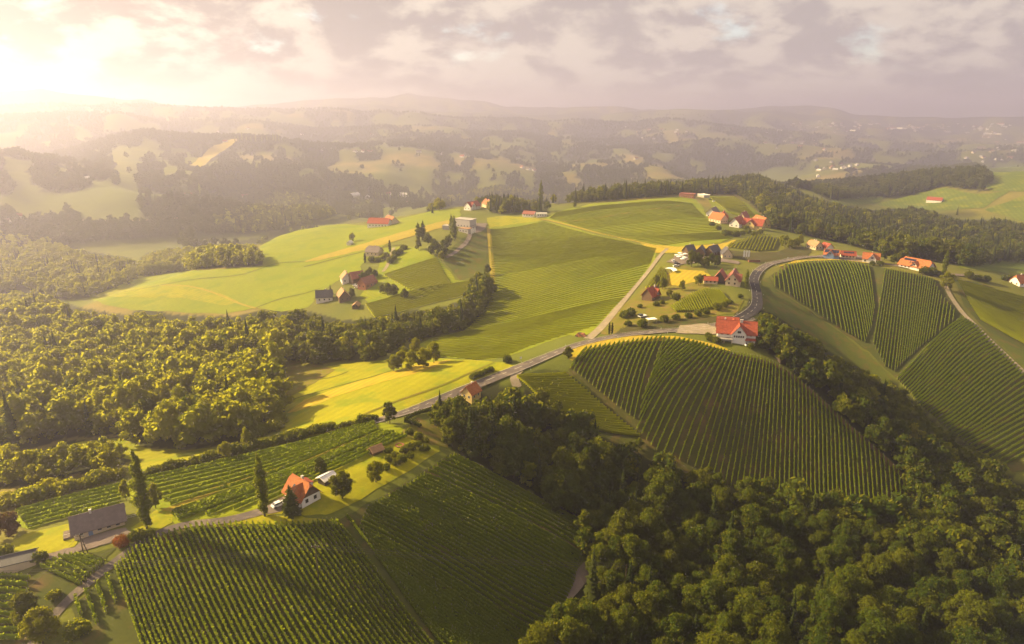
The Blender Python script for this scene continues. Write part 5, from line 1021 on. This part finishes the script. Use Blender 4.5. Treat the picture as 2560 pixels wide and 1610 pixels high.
# ------------------------------------------------------------------ single trees and shrubs
def px_scale(u, v): p = hit(u, v); return F/(p.y*cP-p.z*sP)        # pixels per metre there
plant_px('poplar0', 368, 1322, 'tall leaning poplar right of the long grey-roofed cottage', name='poplar_tree', sc=(1.25, 1.25, 1.22), rz=.3)
plant_px('poplar1', 662, 1291, 'tall slim poplar left of the white house', name='poplar_tree', sc=(1.0, 1.0, 1.02), rz=1.1)
plant_px('spruce1', 729, 1286, 'broad dark conifer in front of the white house', name='spruce_tree', sc=(1.05, 1.05, .56))
plant_px('broad0', 856, 1247, 'big round garden tree just right of the white house', sc=.66)
plant_px('sunny2', 940, 1206, 'round tree casting a long shadow on the garden lawn', sc=.56)
plant_px('broad4', 802, 1188, 'small garden tree behind the roof of the white house', sc=.45)
plant_px('broad5', 975, 1060, 'dark round tree at the lower end of the main road', sc=.52)
plant_px('copper', 22, 1340, 'copper-leaved tree at the left edge beside the lawn', sc=.92)
plant_px('sunny4', 390, 1272, 'slim light green tree right of the leaning poplar', sc=(.42, .42, .58))
plant_px('sunny6', 316, 1250, 'yellow-green tree behind the leaning poplar', sc=(.36, .36, .56))
plant_px('red', 306, 1366, 'round orange-red bush in front of the grey-roofed cottage', 'bush', name='shrub', sc=.95)
plant_px('shrub0', 345, 1352, 'dark green bush between the orange-red bush and the leaning poplar', 'bush', name='shrub', sc=1.25)
plant_px('shrub1', 375, 1342, 'low bush at the foot of the leaning poplar', 'bush', name='shrub', sc=.9)
plant_px('broad6', 72, 1560, 'round leafy tree in the bottom left corner above the track', sc=.72)
plant_px('sunny1', 108, 1612, 'yellow willow-like tree at the bottom left edge', sc=(.78, .78, .62))
plant_px('bright1', 195, 1590, 'small yellow bush at the bottom edge beside the near track', 'bush', name='shrub', sc=1.5)
plant_px('bright2', 138, 1498, 'ochre bush on the outer side of the near track bend', 'bush', name='shrub', sc=.9)
plant_px('shrub2', 100, 1405, 'bush at the end of the small garage', 'bush', name='shrub', sc=1.1)
plant_px('shrub0', 12, 1395, 'dark shrub between the copper tree and the garage', 'bush', name='shrub', sc=1.4)
plant_px('sunny3', 565, 1149, 'round tree in the hedge line above the vine strip', sc=.42)
plant_px('sunny5', 617, 1122, 'slender pale tree beside the hedge line above the vine strip', sc=(.3, .3, .5))
plant_px('shrub1', 1268, 906, 'small round tree by the main road above the meadow', name='broadleaf_tree', sc=1.3)
plant_px('broad2', 1420, 897, 'lone round tree at the corner of the fanned vineyard by the road', sc=.44)
for u in (1523, 1530): plant_px('cypress', u, 836, 'dark clipped cypress of the pair where the gravel track meets the road', name='cypress_tree', sc=1.0, group='cypress pair')
plant_px('poplar0', 1865, 722, 'slim poplar on the inner edge of the road bend', name='poplar_tree', sc=(.75, .75, .58))
plant_px('sunny0', 2364, 724, 'bright round tree at the top of the gravel track', sc=.78)
plant_px('poplar1', 2358, 690, 'tall poplar behind the long farmhouse', name='poplar_tree', sc=(.95, .95, .88))
plant_px('poplar0', 1136, 602, 'tall poplar in front of the grey winery', name='poplar_tree', sc=(1.5, 1.5, 1.12))
plant_px('poplar1', 1129, 590, 'tall poplar just left of the one before the winery', name='poplar_tree', sc=(1.2, 1.2, 1.0))
plant_px('poplar1', 1046, 604, 'dark column-shaped tree, left one of the pair on the winery spur', name='poplar_tree', sc=(1.5, 1.5, .85))
plant_px('poplar0', 1058, 602, 'dark column-shaped tree, right one of the pair on the winery spur', name='poplar_tree', sc=(1.5, 1.5, .88))
plant_px('cypress', 975, 630, 'pointed dark tree beside the track above the slope house', name='cypress_tree', sc=(2.2, 2.2, 1.7))
plant_px('cypress', 913, 657, 'pointed dark tree in front of the slope house', name='cypress_tree', sc=(2.0, 2.0, 1.4))
plant_px('spruce1', 827, 737, 'dark conifer between the slate-roofed and tan-roofed hamlet houses', name='spruce_tree', sc=.5)
plant_px('sunny1', 881, 604, 'lone tree by the tiny white hut on the green slope', sc=.55)
plant_px('broad1', 1219, 690, 'round tree at the upper tip of the shady wood', sc=.6)
plant_px('sunny3', 1104, 652, 'light round tree at the fork below the winery', sc=.5)
plant_px('poplar0', 501, 489, 'lone poplar on the round hazy hill', name='poplar_tree', sc=(1.6, 1.6, 1.3))
plant_px('poplar1', 1246, 484, 'tall poplar standing above the hazy grove behind the crest', name='poplar_tree', sc=(1.5, 1.5, 1.4))
plant_px('poplar1', 1352, 514, 'tall poplar at the end of the crest conifers', name='poplar_tree', sc=(1.5, 1.5, 1.4))
plant_px('broad3', 1437, 520, 'round bush alone on the rim of the upper vineyard', sc=.4)
def grp(kind, pts, label, group, name='broadleaf_tree', cat='tree', sc=.5, var=.2):
    for (u, v) in pts: plant_px(kind % random.randrange(3) if '%' in kind else kind, u, v, label, cat, name=name, group=group, sc=sc*random.uniform(1-var, 1+var))
grp('shrub%d', [(600+.469*x, 900+.469*y) for x, y in [(905,395),(950,420),(990,440),(985,485),(950,460),(915,478),(875,495),(910,522),(795,495),(825,518),(790,540),(860,545),(830,558),(780,585)]], 'small fruit tree of the orchard between the hut and the ravine wood', 'orchard trees', 'fruit_tree', 'tree', .95)
grp('sunny%d', [(985,928),(1005,922),(1030,928),(1060,920),(1085,908),(1075,895),(1040,893),(1010,900)], 'leafy tree of the clump standing alone in the bright meadow', 'meadow clump', sc=.62)
grp('shrub%d', [(1182,948),(1192,943),(1203,940),(1216,934),(1226,930)], 'dark roadside bush of the short row above the orange-roofed roadside house', 'roadside bushes', 'shrub', 'bush', 1.1)
grp('broad%d', [(1728,668),(1745,664),(1762,670),(1778,660),(1792,668)], 'round tree of the group between the tavern and the red-roofed bend house', 'tavern trees', sc=.62)
grp('sunny%d', [(1656,724),(1673,742),(1705,727),(1746,714),(1640,712)], 'garden tree on the inner meadow near the brown hut', 'inner meadow trees', sc=.42)
grp('shrub%d', [(1560,795),(1578,790),(1600,770),(1640,765),(1655,760),(1690,750),(1720,795),(1745,790),(1765,785),(1790,775),(1810,768),(1825,760),(1850,745),(1605,818),(1570,815),(1660,805),(1690,800)], 'bush on the bank above the road, left of the inn', 'bank bushes', 'shrub', 'bush', 1.2, .35)
grp('shrub%d', [(1895,868),(1912,872),(1878,872),(1790,858),(1775,852),(1770,845)], 'bush growing round the foot of the inn', 'inn bushes', 'shrub', 'bush', 1.0)
grp('sunny%d', [(1974,622),(1962,618),(1990,618),(1955,612),(2000,612)], 'yellow-green tree beside the small vineyard above the road', 'trees by the small vineyard', sc=.55)
grp('broad%d', [(2235,660),(2250,662),(2300,648),(2320,644),(2340,655),(2210,650)], 'leafy tree around the long orange-roofed farmhouse', 'farmhouse trees', sc=.6)
grp('shrub%d', [(2420,695),(2435,700),(2450,702),(2465,704),(2510,700),(2525,702),(2345,690),(2330,688),(2310,686),(2200,664),(2180,664)], 'dark bush along the village road on the right', 'village bushes', 'shrub', 'bush', 1.5, .3)
grp('broad%d', [(1070,612),(1085,622),(1100,642),(1080,638),(1110,628),(1122,618),(1046,626),(1094,630),(1112,640)], 'tree of the clump below the winery poplars', 'winery clump', sc=.62)
grp('broad%d', [(938,696),(908,705),(956,734),(970,740),(985,740),(1012,748),(925,690),(918,698),(880,745)], 'round tree standing among the hamlet houses', 'hamlet trees', sc=.55)
grp('shrub%d', [(960,650),(990,640),(985,650),(975,658),(1000,635),(945,655),(930,655),(965,645),(1010,625)], 'garden bush by the slope house', 'slope house bushes', 'shrub', 'bush', 1.6)
grp('shrub%d', [(1812,590),(1825,588),(1840,592),(1855,588),(1870,585),(1885,590),(1795,575),(1780,565),(1830,560),(1865,578),(1900,585)], 'bush in front of the hilltop farm', 'hilltop farm bushes', 'shrub', 'bush', 1.7)
grp('bright%d', [(0+i, 1272-.26*i+random.uniform(-4, 4)) for i in range(5, 300, 17)], 'sunlit shrub of the hedge behind the vine rows at the left edge', 'left hedge shrubs', 'shrub', 'bush', 1.5, .35)
grp('shrub%d', [(380+i, 1186-.245*i+random.uniform(-3, 3)) for i in range(0, 560, 15)], 'shrub in the hedge line between the vine strip and the bright meadow', 'hedge shrubs above the vine strip', 'shrub', 'bush', 1.0, .45)
grp('bright%d', [(700,1062),(650,1090),(690,1075),(660,1085),(625,1100)], 'bright shrub at the front edge of the golden wood', 'wood edge shrubs', 'shrub', 'bush', 1.6, .3)
for i, u in enumerate((588, 596, 606, 617, 628, 640, 655, 668, 684, 690, 698)): plant_px('poplar%d' % (i % 2), u, 356, 'slim dark tree on the crest above the tan field in the haze', name='poplar_tree', group='crest trees above the tan field', sc=random.uniform(.9, 1.5))
for i in range(12): plant_px('poplar%d' % (i % 2), 940+i*8, 497+random.uniform(-2, 2), 'slim tree of the row beside the valley halls', name='poplar_tree', group='valley tree row', sc=.9)
sheet('tan_field', [(475,415),(500,395),(540,365),(580,349),(596,350),(570,372),(540,390),(505,420)], 'hayfield', 3, extra=.5)
ribbon('valley_road', [(100,548),(200,552),(330,553),(430,548),(520,535)], 6, 'gravel', 2)

# ------------------------------------------------------------------ hedges, poles, wires, cars, flags and other small things
def hedge(pts, wd, hh, label, mat='leaf_dark'):
    w = hits(pts)[:, :2]; mb = MB(); r = np.random.default_rng(5); Vs = []; qs = []; b = 0
    for A, B in zip(w[:-1], w[1:]):
        V, q, _ = row_arrays(A, B, hgt=hh, wid=wd, seg=.6, leaves=25, posts=False); Vs.append(V); qs += [x+b for x in q]; b += len(V)
    V = np.concatenate(Vs); c = np.array([w[0][0], w[0][1], h(*w[0])]); o = link('hedge', mesh_np('hedge', V-c, qs, False), mat); o.location = c; o['label'] = label; o['category'] = 'hedge'; return o
hedge([(1012,1058),(1032,1062),(1052,1070)], 1.6, 1.8, 'clipped dark hedge at the lower end of the garden by the road'); hedge([(1015,1052),(1048,1036),(1075,1030)], 1.4, 1.6, 'clipped hedge running along the road behind the garden')
hedge([(1736,700),(1750,697),(1764,696)], 1.8, 2.2, 'dark clipped hedge left of the low red-roofed outbuilding')
def pole(u, v, hh, label, frame=False):
    p = hit(u, v); t = thing('power_pole', label, 'power pole', (p.x, p.y, p.z)); MB().tube([(0, 0, -1), (0, 0, hh)], [.16, .11], 8).build('post', 'wood_pole', t, True)
    if frame: MB().tube([(1.3, .2, -1), (.05, 0, hh-.3)], [.14, .1], 8).build('brace', 'wood_pole', t, True)
    a = MB().box(-1.1, 1.1, -.07, .07, hh-.55, hh-.4).build('crossarm', 'wood_pole', t)
    for x in (-1.0, 0, 1.0): MB().tube([(x, 0, hh-.397 if x else hh+.003), (x, 0, hh-.1 if x else hh+.25)], [.07, .05], 6).build('insulator', 'frame_white', t)
    return p+Vector((0, 0, hh-.1))
def wires(A, B, n, label, sag=1.5, sp=1.0, rad=.028):
    d = (B-A); s = Vector((d.y, -d.x, 0)).normalized()
    for k in range(n):
        o = s*(k-(n-1)/2)*sp; pts = [A+d*t+o-Vector((0, 0, sag*4*t*(1-t))) for t in np.linspace(0, 1, 20)]
        w = MB().tube([p-A for p in pts], rad, 4).build('power_wire', 'wire', None, True); w.location = A; w['label'] = label; w['category'] = 'wire'; w['group'] = label
p1 = pole(797, 1453, 11.5, 'wooden power pole standing in the near vineyard')
p2 = pole(209, 1383, 6.0, 'A-shaped wooden pole in front of the grey-roofed cottage', True)
lp = hit(-160, 1520); p0 = Vector((lp.x, lp.y, p1.z-1.0)); t = thing('power_pole', 'power pole beyond the left edge carrying the near wires', 'power pole', (lp.x, lp.y, lp.z)); MB().tube([(0, 0, -1), (0, 0, p0.z-lp.z+.2)], [.16, .11], 8).build('post', 'wood_pole', t)
pr_ = hit(1560, 1520); p3 = Vector((pr_.x, pr_.y, pr_.z+16)); t = thing('power_pole', 'power pole hidden among the trees of the ravine wood', 'power pole', (pr_.x, pr_.y, pr_.z)); MB().tube([(0, 0, -1), (0, 0, 16.2)], [.2, .12], 8).build('post', 'wood_pole', t)
wires(p0, p1, 3, 'thin power wire between the left edge and the pole in the near vineyard'); wires(p1, p3, 3, 'thin power wire from the vineyard pole towards the ravine wood')
ep = hit(30, 1560); wires(p2, Vector((ep.x, ep.y, ep.z+5)), 1, 'single service wire slanting down from the A-shaped pole', .6)
def car_meshes():
    b = MB(); xs = [(-2.1, .55), (-2.05, .85), (-1.3, .95), (1.0, .95), (1.95, .80), (2.15, .5)]; n = len(xs)
    for s in (-1, 1): b.v += [(x, s*.85, z) for x, z in xs]+[(x, s*.85, .3) for x, z in xs]
    m = 2*n
    b.f += [tuple([i for i in range(n)]+[n+i for i in range(n-1, -1, -1)])[::-1], tuple([m+i for i in range(n)]+[m+n+i for i in range(n-1, -1, -1)])]+[(i, i+1, m+i+1, m+i) for i in range(n-1)]+[(n+i, m+n+i, m+n+i+1, n+i+1) for i in range(n-1)]+[(0, m, m+n, n), (n-1, 2*n-1, m+2*n-1, m+n-1)]; b.m += [0]*len(b.f)
    c = MB(); c.add([(-1.7, -.8, .93), (1.1, -.8, .93), (.5, -.66, 1.42), (-1.2, -.66, 1.42), (-1.7, .8, .93), (1.1, .8, .93), (.5, .66, 1.42), (-1.2, .66, 1.42)], [(0, 1, 2, 3), (7, 6, 5, 4), (1, 5, 6, 2), (4, 0, 3, 7)]); r = MB().box(-1.22, .52, -.67, .67, 1.415, 1.47)
    w = MB().tube([(0, -.11, 0), (0, .11, 0)], .32, 10); l = MB().box(2.0, 2.17, -.14, .14, .55, .68)
    return b.mesh('body'), c.mesh('window_glass'), r.mesh('roof_panel'), w.mesh('wheel'), l.mesh('headlight')
CB = car_meshes()
for m, k in zip(CB[1:], ('glass', None, 'rubber', 'frame_white')):
    if k: m.materials.append(MATS[k])
def car(u, v, ang, paint, label, z=0.15):
    p = hit(u, v); t = thing('parked_car', label, 'car', (p.x, p.y, p.z+z+.1), ang); k = 'body'+paint
    if k not in WCACHE: WCACHE[k] = (CB[0].copy(), CB[2].copy()); [q.materials.append(MATS[paint]) for q in WCACHE[k]]
    link('body', WCACHE[k][0], None, t); link('windows', CB[1], None, t); link('roof_panel', WCACHE[k][1], None, t)
    for x in (-1.35, 1.35):
        for y in (-.8, .8): o = link('wheel', CB[3], None, t); o.location = (x, y, .3)
    for y in (-.58, .58): o = link('headlight', CB[4], None, t); o.location = (0, y, 0)
car(697, 1266, .8, 'paint_white', 'white car beside the conifer in front of the white house'); car(1873, 866, .1, 'paint_white', 'white car parked below the right end of the inn')
car(889, 716, .3, 'paint_white', 'white car parked in the hamlet yard, upper one', .3); car(893, 721, .3, 'paint_white', 'white car parked in the hamlet yard, lower one', .3); car(880, 738, 1.2, 'paint_dark', 'dark car beside the tan-roofed hamlet house', .3)
car(1683, 655, 1.5, 'paint_white', 'white car at the end of the tavern terrace', .3); car(1692, 662, .2, 'paint_dark', 'dark car on the tavern terrace', .3); car(1690, 668, .2, 'paint_white', 'white car below the dark one on the tavern terrace', .3)
car(1775, 500, .4, 'paint_dark', 'dark car beside the pale hilltop annex', .3); car(1785, 505, .4, 'paint_white', 'white car beside the pale hilltop annex', .3); car(1175, 578, .3, 'paint_red', 'dark red car in front of the winery', .3)
def flag(u, v, hh, label, group):
    p = hit(u, v); t = thing('flag', label, 'flag', (p.x, p.y, p.z), yaw_of(u, v, 5, 0)[1], group); MB().tube([(0, 0, -.5), (0, 0, hh)], .06, 6).build('flagpole', 'metal_grey', t)
    f = MB(); n = 8; vs = [(.1+x*1.1, .12*math.sin(z*1.4+x*2), hh-.2-z*(hh*.72)/n) for z in range(n+1) for x in (0, .5, 1)]; f.add(vs, [(3*i+j, 3*i+j+1, 3*i+j+4, 3*i+j+3) for i in range(n) for j in (0, 1)]); f.build('cloth', 'fabric_white', t)
for u in (1857, 1863, 1869): flag(u, 648, 6.5, 'tall white banner of the three beside the road above the bend', 'three roadside banners')
for u, v in ((1177, 590), (1181, 588), (1186, 586)): flag(u, v, 7, 'white banner in front of the winery', 'winery banners')
def parasol(u, v, label):
    p = hit(u, v); t = thing('parasol', label, 'parasol', (p.x, p.y, p.z+.3), random.random(), 'terrace parasols'); MB().tube([(0, 0, -.5), (0, 0, 2.6)], .04, 6).build('pole', 'metal_grey', t)
    c = MB(); n = 8; c.add([(0, 0, 3.0)]+[(1.9*math.cos(i*.785), 1.9*math.sin(i*.785), 2.35) for i in range(n)]+[(1.9*math.cos(i*.785), 1.9*math.sin(i*.785), 2.15) for i in range(n)], [(0, 1+i, 1+(i+1) % n) for i in range(n)]+[(1+i, 9+i, 9+(i+1) % n, 1+(i+1) % n) for i in range(n)]); c.build('canopy', 'fabric_white', t)
for (u, v) in [(1697, 650), (1704, 646), (1711, 652), (1706, 656), (1713, 643), (1700, 641), (1692, 646)]: parasol(u, v, 'white parasol on the sunny tavern terrace')
p, yw = yaw_of(1677, 680, 10, 4); t = thing('white_awning', 'bright white curved awning at the lower edge of the tavern terrace', 'awning', p, yw); m = MB(); n = 10
m.add([(-5+i, math.sin(i/n*3.14)*1.2+s*1.7, 2.2-abs(i-5)*.12+(.5 if s > 0 else 0)) for i in range(n+1) for s in (-1, 1)], [(2*i, 2*i+2, 2*i+3, 2*i+1) for i in range(n)]); m.build('cloth', 'fabric_white', t)
for x in (-4.8, 0, 4.8): MB().tube([(x, -1.2, -1), (x, -1.2, 1.7)], .06, 6).build('post', 'metal_grey', t)
p, yw = yaw_of(1628, 806, 10, -1); t = thing('white_pavilion', 'small white flat-topped tent on the grass above the road', 'tent', p, yw); MB().box(-2.6, 2.6, -1.7, 1.7, 2.0, 2.14).build('canopy', 'fabric_white', t)
for x in (-2.4, 2.4):
    for y in (-1.5, 1.5): MB().box(x-.06, x+.06, y-.06, y+.06, -.4, 1.995).build('leg', 'metal_grey', t)
p, yw = yaw_of(1606, 794, 10, -2); t = thing('farm_trailer', 'white flat farm trailer parked behind the small white tent', 'trailer', p, yw); MB().box(-2.4, 2.4, -1.1, 1.1, .9, 1.3).build('bed', 'paint_white', t); MB().box(-2.4, -.6, -1.0, 1.0, 1.304, 2.3).build('load', 'paint_dark', t)
for x in (-1.2, 1.2):
    for y in (-1.0, 1.0): o = link('wheel', CB[3], None, t); o.location = (x, y, .42); o.scale = (1.3,)*3
p, yw = yaw_of(1455, 842, 10, 2); t = thing('stone_stack', 'brown stack of vineyard stones and pallets beside the road, left of the gravel track', 'stack', p, yw)
for i in range(3):
    for j in range(4-i): MB().box(-3.6+j*1.8+i*.7, -2.0+j*1.8+i*.7, -.8, .8, -.2+i*.75, .5+i*.75).build('block', 'wall_brick' if (i+j) % 2 else 'timber', t)
def sign_post(u, v, hh, label):
    p, yw = yaw_of(u, v, 6, 0); t = thing('road_sign', label, 'sign', p, yw); MB().tube([(0, 0, -.4), (0, 0, hh)], .05, 6).build('post', 'metal_grey', t); MB().box(-.45, .45, -.05, -.02, hh-.9, hh).build('panel', 'paint_white', t)
for i in range(6, len(RC)-6, 13):      # white marker posts on the verge
    for sd in (-1, 1):
        q = RC[i]+RN[i]*4.0*sd; t = thing('marker_post', 'short white marker post on the verge of the main road', 'post', (q[0], q[1], float(h(q[0], q[1]))), 0, 'verge marker posts'); MB().box(-.07, .07, -.05, .05, -.3, 1.05).build('post_body', 'paint_white', t); MB().box(-.072, .072, -.052, .052, .78, .92).build('reflector', 'paint_dark', t)
sign_post(1302, 905, 2.6, 'white sign by the side of the main road near the junction'); sign_post(1545, 848, 1.4, 'small white marker on the verge below the gravel track'); sign_post(1968, 655, 3.2, 'white sign at the outer edge of the upper road')
p, yw = yaw_of(1885, 655, 10, 0); t = thing('wood_stack', 'orange-brown timber stack at the roadside beneath the three banners', 'stack', p, yw)
for i in range(3): MB().box(-4, 4, -1.0+i*.1, 1.0-i*.1, -.2+i*.6, .38+i*.6).build('timber_layer', 'wall_brick' if i == 1 else 'timber', t)
p, yw = yaw_of(999, 1114, 10, 0); t = thing('fire_ring', 'small brown stone ring on the orchard grass', 'fire pit', p, yw)
for i in range(10): a = i*.628; MB().box(math.cos(a)*1.3-.3, math.cos(a)*1.3+.3, math.sin(a)*1.3-.3, math.sin(a)*1.3+.3, -.2, .35).build('stone', 'wall_brick', t)
p, yw = yaw_of(1950, 903, 8, 4); t = thing('garden_shed', 'small green-topped shed at the wood edge beside the fanned vineyard', 'shed', p, yw); MB().box(-2, 2, -1.5, 1.5, -1, 2.1).build('wall', 'timber_dark', t); m = MB(); slab(m, [(-2.3, -1.8, 2.15), (2.3, -1.8, 2.15), (2.3, 1.8, 2.6), (-2.3, 1.8, 2.6)], .1); m.build('roof', 'leaf_dark', t)
for o in bpy.data.objects: strip(o)

# ------------------------------------------------------------------ haze: the damp morning air over the valleys
def haze():
    m = bpy.data.materials.new('haze'); m.use_nodes = True; t = m.node_tree; t.nodes.clear()
    out = t.nodes.new('ShaderNodeOutputMaterial'); v = t.nodes.new('ShaderNodeVolumePrincipled'); t.links.new(v.outputs[0], out.inputs['Volume'])
    v.inputs['Color'].default_value = (.74, .72, 1.0, 1); v.inputs['Density'].default_value = HAZE; v.inputs['Anisotropy'].default_value = .73
    mb = MB().box(-12000, 12000, -400, 13900, float(TZ.min())-1.5, float(TZ.max())+12)
    me = mb.mesh('haze'); me.materials.append(m); o = bpy.data.objects.new('haze', me); COL.objects.link(o); o['kind'] = 'stuff'
    m.cycles.homogeneous_volume = True if hasattr(m.cycles, 'homogeneous_volume') else None
HAZE = .00031
haze()
